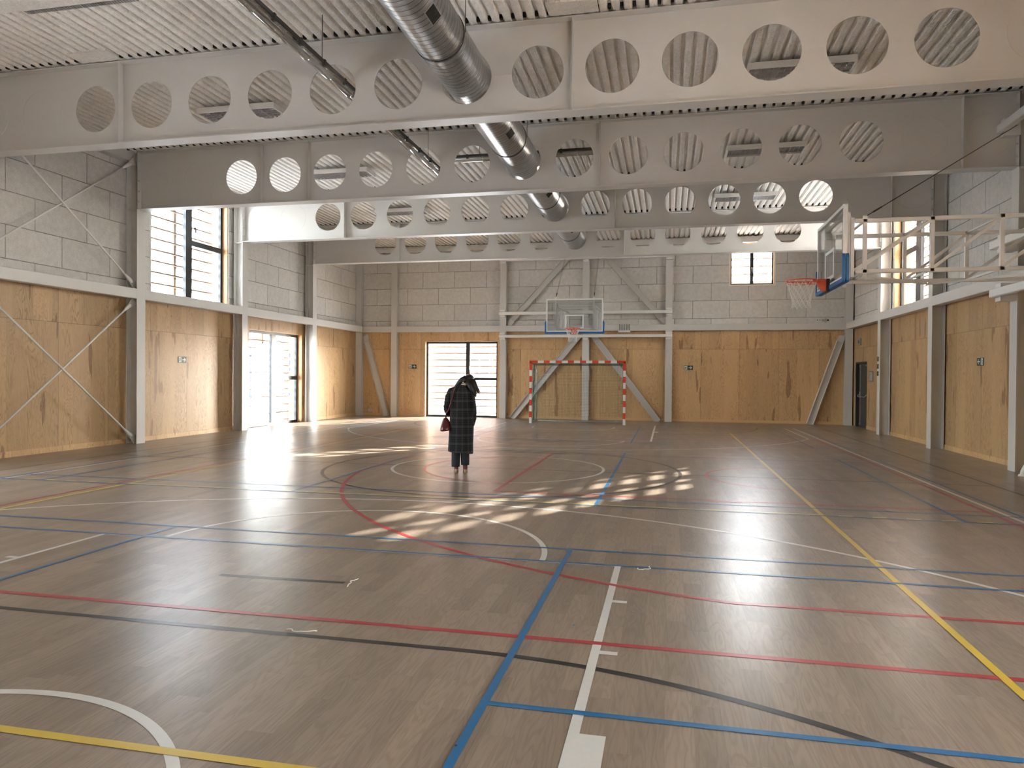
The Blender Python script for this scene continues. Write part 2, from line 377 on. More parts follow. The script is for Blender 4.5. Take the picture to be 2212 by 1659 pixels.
    def build(s, name, mats, parent=None, bevel=0.0):
        me = bpy.data.meshes.new(name); me.from_pydata(s.v, [], s.f)
        for m in (mats if isinstance(mats, (list, tuple)) else [mats]): me.materials.append(MT[m] if isinstance(m, str) else m)
        me.polygons.foreach_set('material_index', s.mi); me.polygons.foreach_set('use_smooth', s.sm); me.update()
        bm = bmesh.new(); bm.from_mesh(me); bmesh.ops.recalc_face_normals(bm, faces=bm.faces); bm.to_mesh(me); bm.free()
        o = bpy.data.objects.new(name, me); COL.objects.link(o)
        if parent: o.parent = parent
        if bevel:
            md = o.modifiers.new('edge', 'BEVEL'); md.width = bevel; md.segments = 2; md.limit_method = 'ANGLE'
        return o

def tag(o, label=None, cat=None, group=None, kind=None):
    if label: o['label'] = label
    if cat: o['category'] = cat
    if group: o['group'] = group
    if kind: o['kind'] = kind
    return o
def thing(name, label, cat, loc=(0, 0, 0), rz=0.0, group=None, kind=None):
    o = bpy.data.objects.new(name, None); o.empty_display_size = 0.2; COL.objects.link(o)
    o.location = loc; o.rotation_euler = (0, 0, rz)
    return tag(o, label, cat, group, kind)
def box_obj(name, a, b, mat, parent=None, bevel=0.0):
    m = MB(); m.box(a, b); return m.build(name, mat, parent, bevel)
def dup(root, label=None):
    c = root.copy(); COL.objects.link(c)
    if label: c['label'] = label
    for ch in list(root.children):
        k = ch.copy(); COL.objects.link(k); k.parent = c
        for g2 in list(ch.children):
            d = g2.copy(); COL.objects.link(d); d.parent = k
    return c

# ------------------------------------------------------------------ walls with openings
def wall(name, axis, plane, outdir, u0, u1, holes, mats, zsplit=3.30, thick=0.42, ztop=6.75, label='', extra=None):
    """axis: 0 = wall plane x=const (u is y); 1 = wall plane y=const (u is x). outdir = +1/-1 away from the hall"""
    us = sorted({u0, u1, *[h[0] for h in holes], *[h[1] for h in holes]})
    zs = sorted({0.0, zsplit, ztop, *[h[2] for h in holes], *[h[3] for h in holes]})
    def P(u, d, z): return (plane+outdir*d, u, z) if axis == 0 else (u, plane+outdir*d, z)
    lo, hi, core = MB(), MB(), MB()
    solid = lambda a, b, c, d: not any(h[0] <= a and h[1] >= b and h[2] <= c and h[3] >= d for h in holes)
    for i in range(len(us)-1):
        for j in range(len(zs)-1):
            a, b, c, d = us[i], us[i+1], zs[j], zs[j+1]
            if not solid(a, b, c, d): continue
            k = lo if d <= zsplit+1e-6 else hi
            k.box(P(a, 0, c), P(b, 0.03, d)); core.box(P(a, 0.03, c), P(b, thick, d))
    r = core.build(name, 'spray_flat'); tag(r, label, 'wall', kind='structure')
    lo.build('plywood_cladding', mats[0], r)['label'] = 'honey coloured plywood sheets on the lower wall'
    hi.build('acoustic_cladding', mats[1], r)['label'] = 'pale grey wood wool boards on the upper wall'
    return r

# window openings (u0,u1,z0,z1)
L_UP = (14.46, 17.42, 3.38, 6.22); L_DOOR = (18.45, 21.50, 0.0, 2.86)
L_H1 = (2.6, 5.4, 0.0, 2.86); R_UP = (18.50, 21.42, 3.38, 6.22); R_H2 = (2.4, 5.4, 3.38, 6.22); R_H3 = (2.4, 5.4, 0.0, 2.86); L_H4 = (6.1, 9.0, 0.0, 2.86); R_H1 = (-1.9, 1.2, 0.0, 2.86)  # H openings are unseen, added to let light into the near hall
R_DOOR = (24.05, 25.42, 0.0, 2.10)
F_DOOR = (-9.00, -6.16, 0.0, 2.86); F_UP = (2.07, 3.52, 4.76, 6.20)
RL = [(1.0, 1.25)]      # unseen glazed roof strip, added to light the near floor
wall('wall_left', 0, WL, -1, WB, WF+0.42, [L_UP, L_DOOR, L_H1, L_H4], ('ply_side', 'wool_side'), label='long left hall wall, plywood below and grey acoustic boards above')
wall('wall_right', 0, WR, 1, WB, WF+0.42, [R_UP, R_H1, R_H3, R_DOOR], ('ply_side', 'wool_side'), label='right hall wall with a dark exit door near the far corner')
wall('wall_far', 1, WF, 1, WL, WR, [F_DOOR, F_UP], ('ply_far', 'wool_far'), label='far end wall behind the striped goal')
wall('wall_back', 1, WB, -1, WL, WR, [], ('ply_far', 'wool_far'), label='end wall behind the viewer')

# skirtings
def skirt(name, axis, plane, d, spans):
    m = MB()
    for a, b in spans:
        if axis == 0: m.box((plane, a, 0), (plane+d, b, 0.105))
        else: m.box((a, plane, 0), (b, plane+d, 0.105))
    return tag(m.build(name, MT['ply_plain']), 'low plywood skirting board on the '+name.split('_')[1]+' wall', 'baseboard', kind='structure')
skirt('baseboard_left', 0, WL, 0.022, [(9.05, 18.4), (21.55, WF)])
skirt('baseboard_right', 0, WR, -0.022, [(5.45, 24.0)])
skirt('baseboard_far', 1, WF, -0.022, [(WL+0.03, -9.05), (-6.12, WR-0.03)])

# floor
fl = tag(box_obj('floor', (WL-0.40, WB-0.4, -0.10), (WR+0.40, WF+0.40, 0.0), 'floor'), 'satin wood-look vinyl sports floor', 'floor', kind='structure')
# outside ground
tag(box_obj('ground', (-80, -60, -0.35), (80, 110, -0.12), 'concrete'), 'pale paved ground outside the windows', 'ground', kind='structure')

# ------------------------------------------------------------------ court markings (real positions on the floor)
def ribbon(m, pts, wd, z, closed=False):
    n = len(pts); L, R = [], []
    for i, p in enumerate(pts):
        a = pts[(i-1) % n] if (closed or i > 0) else p; b = pts[(i+1) % n] if (closed or i < n-1) else p
        dx, dy = b[0]-a[0], b[1]-a[1]; l = hypot(dx, dy); nx, ny = -dy/l*wd/2, dx/l*wd/2
        L.append((p[0]+nx, p[1]+ny, z)); R.append((p[0]-nx, p[1]-ny, z))
    fs = [(i, (i+1) % n, n+(i+1) % n, n+i) for i in range(n if closed else n-1)]
    m.add(L+R, fs)
def arc(cx, cy, r, a0, a1, n=64): return [(cx+r*cos(radians(a0+(a1-a0)*i/n)), cy+r*sin(radians(a0+(a1-a0)*i/n))) for i in range(n+1)]
def court(name, mat, z, lines, label):
    m = MB()
    for i, (pts, wd, cl) in enumerate(lines): ribbon(m, pts, wd, z+0.000006*i, cl)
    o = m.build(name, mat, fl); o['label'] = label; return o
Wl = 0.05
S = lambda x0, y0, x1, y1, wd=Wl: ([(x0, y0), (x1, y1)], wd, False)
A = lambda *a, wd=Wl: (arc(*a), wd, False)
# black futsal court
bl = []
Y0, Y1 = 0.0, 23.44
bl += [S(-10.30, Y0, -10.30, Y1+0.0), S(4.68, Y0, 4.68, Y1), S(-10.30, Y0, 4.68, Y0), S(-10.30, Y1, 4.68, Y1), S(-10.30, CY, 4.68, CY, 0.045)]
bl += [(arc(-2.72, 11.74, 2.93, 0, 360, 128)[:-1], 0.055, True)]
for s, gy in ((1, Y0), (-1, Y1)):
    r = 3.87
    bl += [S(-4.42, gy+s*r, -1.16, gy+s*r), A(-1.16, gy, r, s*90, 0), A(-4.42, gy, r, s*90, s*180)]
bl += [S(-3.36, 4.90, -2.34, 4.93), S(-3.40, 18.58, -2.36, 18.58)]
court('black_court_line', 'black_line', 0.0010, bl, 'black indoor football lines, centre circle and goal areas')
# white basketball court
wl = [S(3.80, Y0, 3.80, Y1), S(-9.47, Y0, -9.47, Y1), (arc(-2.80, 11.80, 1.775, 0, 360, 96)[:-1], Wl, True)]
for s, gy in ((1, 0.02), (-1, Y1)):
    bx = gy+s*1.63; KX0, KX1 = -5.29, -0.385; ft = gy+s*5.88
    wl += [S(-9.14, gy, -9.14, bx+s*2.3), S(3.53, gy, 3.53, bx+s*2.3)]
    a = math.degrees(math.asin(2.3/6.74)); wl += [A(-2.805, bx, 6.73, s*a, s*(180-a), 120)]
    wl += [S(KX0, gy, KX0, ft), S(KX1, gy, KX1, ft), S(KX0-0.025, ft-s*0.0, KX1+0.025, ft), A(-2.83, ft, 1.81, 0, s*180, 72)]
    wl += [A(-2.83, bx, 1.24, 0, s*180, 60), S(-4.07, bx, -4.07, bx-s*0.38), S(-1.59, bx, -1.59, bx-s*0.38)]
    for k, d in ((KX1, 1), (KX0, -1)):
        for t_ in (4.0, 4.94): wl.append(S(k, gy+s*t_, k+d*0.125, gy+s*t_))
        wl.append(S(k+d*0.065, gy+s*2.66, k+d*0.065, gy+s*3.06, 0.15))
court('white_court_line', 'white_line', 0.0014, wl, 'white basketball lines with three point arcs and keys')
# red cross court basketball
rl = [S(3.665, 4.14, 3.665, 19.26), S(-7.58, 4.14, -7.58, 19.6), S(-7.6, 4.155, 3.69, 4.155), S(-7.6, 19.24, 3.69, 19.24)]
bxr, byr = 1.86, 11.72
a = math.degrees(math.asin(6.60/6.75))
rl += [A(bxr, byr, 6.75, a+ (180-2*a), 360-a-(180-2*a), 140)] if False else [A(bxr, byr, 6.75, 180-a, 180+a, 140)]
xx = bxr-6.75*cos(radians(a)); rl += [S(xx, byr-6.6, 3.665, byr-6.6), S(xx, byr+6.6, 3.665, byr+6.6)]
rl += [S(-2.26, 9.36, -2.26, 14.33), S(-2.285, 9.36, 3.665, 9.35), S(-2.285, 14.31, 3.665, 14.31), A(-2.26, 11.83, 1.76, 90, 270, 72)]
rl += [A(bxr, byr, 1.25, 90, 270, 60), S(bxr, byr-1.25, bxr+0.4, byr-1.25), S(bxr, byr+1.25, bxr+0.4, byr+1.25)]
for yy, s in ((9.36, -1), (14.31, 1)):
    for x_ in (-1.30, -0.38, 1.84): rl.append(S(x_, yy+s*0.05, x_+0.001, yy+s*0.001) if False else S(x_-0.03, yy+s*0.06, x_+0.03, yy+s*0.06, 0.08))
    rl.append(S(0.5, yy+s*0.06, 0.92, yy+s*0.06, 0.08))
court('red_court_line', 'red_line', 0.0018, rl, 'red cross-court basketball lines serving the side hoop')
# yellow volleyball court
yl = [S(1.72, 2.54, 1.72, 20.88), S(-7.39, 2.54, -7.39, 20.88), S(-7.41, 2.55, 1.745, 2.55), S(-7.41, 20.86, 1.745, 20.86),
      S(-7.39, 8.665, 1.72, 8.665), S(-7.39, 14.69, 1.72, 14.69)]
for yy in (8.665, 14.69):
    for k in range(5):
        yl += [S(1.90+k*0.35, yy, 2.05+k*0.35, yy), S(-7.57-k*0.35, yy, -7.72-k*0.35, yy)]
court('yellow_court_line', 'yellow_line', 0.0022, yl, 'yellow volleyball lines with dashed attack line ends')
# blue badminton courts
ul = []; wb = 0.042
for y0 in (0.27, 8.62, 16.98):
    y1 = y0+6.10
    for y_ in (y0, y0+0.465, y1-0.465, y1): ul.append(S(-9.56, y_, 3.94, y_, wb))
    for x_ in (-9.55, -8.82, -4.855, -0.835, 3.185, 3.93): ul.append(S(x_, y0, x_, y1, wb))
    if y0 != 8.62: ul += [S(-9.55, y0+3.0, -4.855, y0+3.0, wb), S(-0.835, y0+3.0, 3.93, y0+3.0, wb)]
court('blue_court_line', 'blue_line', 0.0026, ul, 'blue lines of three badminton courts')

# ------------------------------------------------------------------ ceiling: ribbed deck coated with sprayed plaster
def ceiling():
    p = 0.1635; prof = [(0.0, 0.012), (0.010, 0.004), (0.024, 0.0), (0.078, 0.0), (0.092, 0.004), (0.104, 0.014), (0.110, 0.058), (0.155, 0.058)]
    x = -2.80-p*60; pts = []
    x = x + 0.062
    while x < WR+0.4:
        pts += [(x+a, ZR+b) for a, b in prof]; x += p
    pts = [q for q in pts if q[0] > WL-0.3]
    m = MB(); n = len(pts); sl = MB()
    cuts = [WB-0.3]+[q for r in RL for q in r]+[WF+0.3]
    for y0, y1 in zip(cuts[::2], cuts[1::2]):
        m.add([(a, y0, b) for a, b in pts]+[(a, y1, b) for a, b in pts], [(i, i+1, n+i+1, n+i) for i in range(n-1)])
        sl.box((WL-0.42, y0-(0.12 if y0 < WB else 0), ZR+0.10), (WR+0.42, y1+(0.12 if y1 > WF else 0), ZR+0.35))
    o = m.build('ceiling', 'spray'); sl.build('roof_slab', 'spray_flat', o)
    f = MB()
    for yb in YB:
        xx = -2.80-p*60+0.062
        while xx < WR:
            if xx > WL: f.box((xx+0.112, yb-0.185, ZR+0.002), (xx+0.153, yb-0.140, ZR+0.060))
            xx += p
    f.build('rib_closer', 'black', o)['label'] = 'dark gaps where the ribs meet the girders'
    # smooth coated patches and plates beside the girder stiffeners
    g = MB()
    g.box((-9.05, 9.30, ZR-0.012), (-8.35, 9.62, ZR+0.02)); g.box((-1.62, 9.30, ZR-0.012), (-0.95, 9.62, ZR+0.02))
    g.box((-11.4, 5.3, ZR-0.05), (-6.25, 8.02, ZR+0.004))
    g.build('smooth_patch', 'spray_flat', o)
    return tag(o, 'ribbed roof deck coated in beige sprayed plaster', 'ceiling', kind='structure')
ceiling()
g = thing('ceiling_grille', 'long narrow slot grille in the smooth ceiling patch at upper left', 'grille', (-7.63, 8.05, ZR-0.05))
box_obj('frame', (-0.86, -0.03, 0.0), (0.86, 0.055, 0.045), 'grey', g); m = MB()
for k in range(40): m.box((-0.83+k*0.0425, -0.02, -0.006), (-0.81+k*0.0425, 0.045, 0.0))
m.build('slats', 'steel', g)

# ------------------------------------------------------------------ roof girders with round openings
HOLE_R, PITCH = 0.365, 1.02
HX = [CX+0.005+PITCH*k for k in range(-6, 7)]
girder_words = ['nearest perforated white roof girder across the top of the view', 'second perforated white roof girder, landing over the tall left column',
                'third perforated white girder, bright at its left end by the high window', 'farthest perforated white girder, just in front of the end wall']
def girder(i):
    y, zb = YB[i], ZB[i]; zc = zb+0.605; zt = 6.412; t = 0.006
    r = thing('roof_girder', girder_words[i], 'roof girder', (CX, y, zb), group='perforated roof girders', kind='thing')
    off = Vector((CX, y, zb)); part_last = [None]
    # web
    m = MB(); x0, x1 = XL-0.02, XR+0.02; z0, z1 = zb+0.016, zt-0.016
    seg = 40
    def cell(cx, xa, xb):
        # square cell around a hole: outer boundary sampled at the same angles
        for yy in (y-t, y+t):
            inner, outer = [], []
            for k in range(seg):
                a = 2*pi*k/seg; dx, dz = cos(a), sin(a)
                inner.append((cx+HOLE_R*dx, yy, zc+HOLE_R*dz))
                s1 = (xb-cx)/dx if dx > 1e-9 else ((xa-cx)/dx if dx < -1e-9 else 1e9)
                s2 = (z1-zc)/dz if dz > 1e-9 else ((z0-zc)/dz if dz < -1e-9 else 1e9)
                q = min(s1, s2); outer.append((cx+q*dx, yy, zc+q*dz))
            m.add(inner+outer, [(k, (k+1) % seg, seg+(k+1) % seg, seg+k) for k in range(seg)])
            # corners
            for (cxn, czn) in ((xb, z1), (xa, z1), (xa, z0), (xb, z0)):
                a = atan2(czn-zc, cxn-cx) % (2*pi); k = int(a/(2*pi/seg)) % seg
                m.add([outer[k], (cxn, yy, czn), outer[(k+1) % seg]], [(0, 1, 2)])
        ri = [(cx+HOLE_R*cos(2*pi*k/seg), y-t, zc+HOLE_R*sin(2*pi*k/seg)) for k in range(seg)]
        m.add(ri+[(a, y+t, c) for a, b, c in ri], [(k, (k+1) % seg, seg+(k+1) % seg, seg+k) for k in range(seg)], 0, True)
    for cx in HX: cell(cx, cx-PITCH/2, cx+PITCH/2)
    m.box((x0, y-t, z0), (HX[0]-PITCH/2, y+t, z1)); m.box((HX[-1]+PITCH/2, y-t, z0), (x1, y+t, z1))
    m.v = [tuple(Vector(v)-off) for v in m.v]; m.build('web', 'white', r)
    def part(name, a, b, bevel=0.0):
        part_last[0] = box_obj(name, Vector(a)-off, Vector(b)-off, 'white', r, bevel)
    part('bottom_flange', (x0, y-0.13, zb), (x1, y+0.13, zb+0.016)); part('top_flange', (x0, y-0.13, zt-0.016), (x1, y+0.13, zt))
    sx = [-8.425, -1.305] + ([-7.33, 4.90] if i == 1 else ([4.90] if i else []))
    for s in sx: part('stiffener', (s-0.006, y-0.115, zb+0.016), (s+0.006, y+0.115, zt-0.016))
    for xe, d in ((XL-0.02, 1), (XR+0.02, -1)):
        part('end_plate', (xe, y-0.13, zb-0.01), (xe+d*0.025, y+0.13, zt))
        ep = r.children[-1] if False else part_last[0]
        for k in range(5):
            for s in (-1, 1):
                p = Vector((xe+d*0.02, y+s*0.09, zb+0.17+k*0.225))-off; b = MB(); b.tube([p, p+Vector((d*0.030, 0, 0))], 0.016, 6); b.build('bolt', 'white', ep)
    ring = MB()
    for k in (-8, -7, 7, 8):
        cx = CX+0.005+PITCH*k
        if x0+0.3 < cx < x1-0.3:
            for s in (-1, 1): ring.tube([Vector((cx+HOLE_R*cos(2*pi*j/48), y+s*t, zc+HOLE_R*sin(2*pi*j/48)))-off for j in range(48)], 0.0035, 4, closed=True)
    ring.build('weld_ring', 'white', r)
    # weld seam along the middle of the web
    sm = MB()
    for a, b in zip(HX[:-1], HX[1:]): sm.bar(Vector((a+HOLE_R, y-t, zc))-off, Vector((b-HOLE_R, y-t, zc))-off, 0.003, 0.004)
    sm.build('weld_seam', 'white', r)
for i in range(4): girder(i)

# ------------------------------------------------------------------ columns
def column(label, x, y, face, w_=0.26, d_=0.27, ztop=6.40, group=None, plate=None):
    """face: unit vector (x,y) the flange looks along"""
    c = thing('steel_column', label, 'column', (x, y, 0), kind='thing', group=group)
    fx, fy = face; m = MB()
    # section drawn in plan: flange at the face, flange at the back, web between
    s = Vector((-fy, fx, 0)); f = Vector((fx, fy, 0)); Z = Vector((0, 0, 1))
    def pbox(mm, a0, a1, b0, b1, z0, z1):
        pr = [s*a0+f*b0, s*a1+f*b0, s*a1+f*b1, s*a0+f*b1]
        mm.add([p+Z*z0 for p in pr]+[p+Z*z1 for p in pr], [(0,3,2,1),(4,5,6,7),(0,1,5,4),(1,2,6,5),(2,3,7,6),(3,0,4,7)])
    h = w_/2
    pbox(m, -h, h, -0.016, 0.0, 0, ztop); pbox(m, -h, h, -d_, -d_+0.016, 0, ztop); pbox(m, -0.006, 0.006, -d_+0.016, -0.016, 0, ztop)
    m.build('shaft', 'white', c)
    st = MB()
    for zz in (plate or (3.30, 5.15)):
        pbox(st, -h+0.004, h-0.004, -d_+0.016, -0.016, zz-0.007, zz+0.007)
    st.build('stiffener_plate', 'white', c)
    return c
lw = {9.755: 'left wall column at the start of the cross-braced bay', 13.736: 'tall left wall column between the rod-braced bay and the high window',
      17.717: 'left wall column between the high window and the glazed door', 21.699: 'left wall column catching sun stripes just beyond the glazed door'}
rw = {9.755: 'right wall column at the near end of the hoop rails', 13.736: 'nearest visible right wall column at the picture edge, carrying the side hoop rails',
      17.717: 'right wall column beside the exit sign bay', 21.699: 'right wall column with three small dark red lenses'}
for y in YB:
    column(lw[y], XL, y, (1, 0), group='left wall columns'); column(rw[y], XR, y, (-1, 0), group='right wall columns')
for x, lb in ((-11.62, 'far left corner column behind a leaning brace'), (-10.18, 'far wall column left of the big end window'), (-5.936, 'far wall column right of the big end window'),
              (-2.894, 'central far wall column behind the goal'), (0.018, 'far wall column right of the goal'), (5.87, 'far right corner column beside the dark exit door')):
    column(lb, x, FF, (0, -1), 0.24, 0.17, group='far wall columns', plate=(3.30, 4.9))

# rails along the walls
def hrail(label, a, b):
    m = MB(); m.bar(a, b, 0.20, Z2-Z1, ch=0.008); return tag(m.build('wall_rail', 'white'), label, 'wall beam', 'horizontal wall rails', 'thing')
ys = [WB+0.05]+[5.77]+YB+[FF-0.02]
bayn = {2: 'the rod-braced bay', 3: 'the bay under the high window', 4: 'the bay over the door', 5: 'the last bay before the far corner'}
for sd, xx, wd in (('left', XL-0.10, 'left'), ('right', XR+0.10, 'right')):
    for k in range(2, 6):
        if sd == 'right' and k == 2: nm = 'the bay beside the hoop rails'
        elif sd == 'right': nm = {3: 'the exit sign bay', 4: 'the bay below the right high window', 5: 'the bay over the dark exit door'}[k]
        else: nm = bayn[k]
        hrail('white horizontal steel rail on the %s wall in %s' % (wd, nm), (xx, ys[k]+0.132, (Z1+Z2)/2), (xx, ys[k+1]-0.132, (Z1+Z2)/2))
fx = [-11.50, -10.30, -10.06, -6.056, -5.816, -3.014, -2.774, -0.102, 0.138, 5.75]
for a, b, nm in ((0, 1, 'in the narrow left corner bay'), (2, 3, 'over the big end window'), (4, 5, 'left of the central column'), (6, 7, 'right of the central column'), (8, 9, 'over the wide right panelled bay')):
    hrail('white horizontal steel rail on the far wall '+nm, (fx[a], FF+0.10, (Z1+Z2)/2), (fx[b], FF+0.10, (Z1+Z2)/2))
# ragged foam packing line above the rails, edge beams under the roof
for nm, a, b, lb in (('eaves_beam', (WL+0.01, WB, 6.20), (WL+0.20, WF-0.05, 6.40), 'white eaves beam under the roof on the left wall'),
                 ('eaves_beam', (WR-0.20, WB, 6.20), (WR-0.01, WF-0.05, 6.40), 'white eaves beam under the roof on the right wall'),
                 ('eaves_beam', (WL+0.20, WF-0.19, 6.20), (WR-0.20, WF-0.01, 6.40), 'white edge beam under the roof on the far wall')):
    tag(box_obj(nm, a, b, 'white'), lb, 'wall beam', 'eaves beams', 'thing')

# ------------------------------------------------------------------ rod bracing, left wall
def rod(label, p, q, r=0.019):
    t_ = thing('brace_rod', label, 'brace rod', p, group='crossed brace rods on the left wall', kind='thing')
    p = Vector(p); q = Vector(q); d = (q-p); L = d.length; u = d.normalized(); o = Vector((0, 0, 0))
    m = MB(); m.tube([o+u*0.16, o+u*(L-0.16)], r, 10); m.build('rod', 'white_gloss', t_)
    for e, s in ((o, 1), (o+u*L, -1)):
        f = MB(); f.tube([e+u*s*0.0, e+u*s*0.05, e+u*s*0.13, e+u*s*0.20, e+u*s*0.30], [0.030, 0.045, 0.040, 0.028, r], 10); f.build('fork_end', 'white_gloss', t_)
        g2 = MB(); n = Vector((1, 0, 0)); w2 = u.cross(n)
        g2.prism_dir(e-n*0.008, e+n*0.008, u, w2, [(-0.16*s, -0.10), (0.07*s, -0.045), (0.07*s, 0.045), (-0.16*s, 0.10)]); g2.build('gusset_plate', 'white', t_)
    return t_
xr_ = XL-0.13
rod('lower brace rod rising towards the high window column', (xr_, 9.93, 0.17), (xr_, 13.57, 3.06))
rod('lower brace rod falling towards the foot of the window column', (xr_+0.03, 9.93, 3.06), (xr_+0.03, 13.57, 0.17))
rod('upper brace rod rising to the girder end', (xr_, 9.93, 3.55), (xr_, 13.57, 6.15))
rod('upper brace rod falling to the wall rail', (xr_+0.03, 9.93, 6.15), (xr_+0.03, 13.57, 3.55))

# ------------------------------------------------------------------ diagonal braces, far wall
def dbrace(label, p, q):
    m = MB(); m.ibeam(p, q, 0.15, 0.19, 0.014, 0.012, upv=(0, 0, 1))
    o = tag(m.build('diagonal_brace', 'white'), label, 'brace', 'diagonal braces of the far wall', 'thing'); return o
yb_ = FF+0.085
def dbrace2(label, p, q, gus):
    # I section with its open side towards the hall: flanges above and below in the wall plane
    t_ = thing('diagonal_brace', label, 'brace', p, group='diagonal braces of the far wall', kind='thing')
    m = MB(); P = Vector((0, 0, 0)); Q = Vector(q)-Vector(p); d = Q.normalized(); n = Vector((0, 1, 0)); u = d.cross(n).normalized()
    h, a, tf, tw = 0.105, 0.075, 0.014, 0.006
    for pr in ([(-a, h-tf), (a, h-tf), (a, h), (-a, h)], [(-a, -h), (a, -h), (a, -h+tf), (-a, -h+tf)], [(-tw, -h+tf), (tw, -h+tf), (tw, h-tf), (-tw, h-tf)]):
        m.prism_dir(P, Q, n, u, pr)
    m.build('section', 'white', t_)
    g2 = MB()
    for e, s in gus:
        c = P if e == 0 else Q; g2.prism_dir(c+d*s*0.0-n*0.075, c-n*0.055 if False else c+n*0.075, d, u, [(0, -h), (0.012, -h), (0.012, h), (0, h)])
        g2.prism_dir(c-n*0.008, c+n*0.008, d, u, [(0, -h), (s*0.26, -h*1.1), (s*0.20, h*0.9), (0, h)])
    if gus: g2.build('gusset_plate', 'white', t_)
    return t_
dbrace2('lower left diagonal brace passing behind the goal', (-5.60, yb_, 0.0), (-3.26, yb_, 2.90), [(1, 1)])
dbrace2('lower right diagonal brace reaching the floor right of the goal', (-0.32, yb_, 0.0), (-2.53, yb_, 2.90), [(1, 1)])
dbrace2('upper left diagonal brace above the end hoop', (-5.60, yb_, 3.62), (-3.264, yb_, 6.17), [(0, -1)])
dbrace2('upper right diagonal brace above the end hoop', (-0.24, yb_, 3.66), (-2.499, yb_, 6.17), [(0, -1)])
dbrace2('leaning brace in the far left corner bay', (-10.51, yb_, 0.0), (-11.32, yb_, 2.86), [(1, 1)])
dbrace2('leaning brace in the far right corner', (4.68, yb_, 0.0), (5.60, yb_, 2.78), [(1, 1)])

# ------------------------------------------------------------------ windows with timber louvres
def glazing(name, axis, plane, out, hole, label, mull=(0.475, 0.545), transom=None, tside=1, louver=True, posts=(0.5,), frame=0.075, handle=None, deep=0.15, trim=False, full=False, lpitch=0.27, lofs=0.10, ext=0.0):
    """hole (u0,u1,z0,z1); mull = mullion as fractions of the width; transom = (z0,z1) on the tside half"""
    u0, u1, z0, z1 = hole
    def P(u, d, z): return (plane+out*d, u, z) if axis == 0 else (u, plane+out*d, z)
    W_ = u1-u0; r = thing(name, label, 'door' if name.startswith('door') else 'window', (0, 0, 0), kind='structure')
    ln = MB()     # timber lining of the reveal
    ln.box(P(u0, 0.002, z0), P(u0+0.018, 0.40, z1)); ln.box(P(u1-0.018, 0.002, z0), P(u1, 0.40, z1)); ln.box(P(u0, 0.002, z1-0.018), P(u1, 0.40, z1))
    if z0 > 0.2: ln.box(P(u0, 0.002, z0), P(u1, 0.40, z0+0.018))
    ln.build('reveal_lining', 'lining', r)
    a0, a1 = u0+0.018, u1-0.018; b0 = z0+(0.018 if z0 > 0.2 else 0.0); b1 = z1-0.018; f = frame
    fr = MB(); d0, d1 = deep, deep+0.075
    fr.box(P(a0, d0, b0), P(a0+f, d1, b1)); fr.box(P(a1-f, d0, b0), P(a1, d1, b1)); fr.box(P(a0+f, d0, b0), P(a1-f, d1, b0+f)); fr.box(P(a0+f, d0, b1-f), P(a1-f, d1, b1))
    m0, m1 = a0+(a1-a0)*mull[0], a0+(a1-a0)*mull[1]
    if mull[1] > mull[0]: fr.box(P(m0, d0-0.012, b0+f), P(m1, d1, b1-f))
    panes = [(a0+f, m0, b0+f, b1-f), (m1, a1-f, b0+f, b1-f)]
    if transom:
        t0, t1 = transom; k = 1 if tside > 0 else 0; pa = panes.pop(k)
        fr.box(P(pa[0], d0, t0), P(pa[1], d1, t1)); panes += [(pa[0], pa[1], b0+f, t0), (pa[0], pa[1], t1, b1-f)]
    fr.build('window_frame', 'alu', r, 0.004)
    for pa in panes:
        box_obj('pane', P(pa[0], d0+0.030, pa[2]), P(pa[1], d0+0.034, pa[3]), 'glass', r)
    if handle:
        hu, hz, hm = handle; h = MB(); h.box(P(hu-0.015, d0-0.022, hz-0.03), P(hu+0.015, d0-0.010, hz+0.03)); h.box(P(hu-0.010, d0-0.06, hz+0.005), P(hu+0.010, d0-0.022, hz+0.022)); h.box(P(hu-0.011, d0-0.065, hz-0.12), P(hu+0.011, d0-0.050, hz+0.022))
        h.build('handle', hm, r, 0.003)
    if louver:
        lv = MB(); zz = z0+lofs
        while zz < z1+ext:
            # flat board 0.13 deep, 0.035 thick, outer edge tilted down
            p = [P(u0-0.25, 0.46, zz+0.018), P(u0-0.25, 0.585, zz-0.030), P(u0-0.25, 0.585, zz-0.065), P(u0-0.25, 0.46, zz-0.017)]
            q = [P(u1+0.25, 0.46, zz+0.018), P(u1+0.25, 0.585, zz-0.030), P(u1+0.25, 0.585, zz-0.065), P(u1+0.25, 0.46, zz-0.017)]
            lv.add(p+q, [(0,1,2,3), (7,6,5,4)]+[(i, (i+1) % 4, 4+(i+1) % 4, 4+i) for i in range(4)]); zz += lpitch
        lv.build('louvre_slat', 'slat', r)['label'] = 'horizontal timber slats outside the glass, in their shaded tone'
        for ps in posts:
            uc = u0+W_*ps; box_obj('louvre_post', P(uc-0.045, 0.50, z0-0.3 if z0 > 0.2 else -0.12), P(uc+0.045, 0.68, z1+0.3), 'post', r)
    if trim:
        tm = MB(); w2 = 0.035
        tm.box(P(u0-w2, -0.012, z0-w2), P(u0, 0.002, z1+w2)); tm.box(P(u1, -0.012, z0-w2), P(u1+w2, 0.002, z1+w2)); tm.box(P(u0, -0.012, z0-w2), P(u1, 0.002, z0)); tm.box(P(u0, -0.012, z1), P(u1, 0.002, z1+w2))
        tm.build('trim', 'white_gloss', r)
    return r
glazing('window_1', 0, WL, -1, L_UP, 'high left wall window with timber slats beneath the second girder', (0.48, 0.56), (4.82, 4.95), 1, posts=(0.50, 1.0, 0.0), handle=(16.20, 5.27, 'alu'), trim=True)
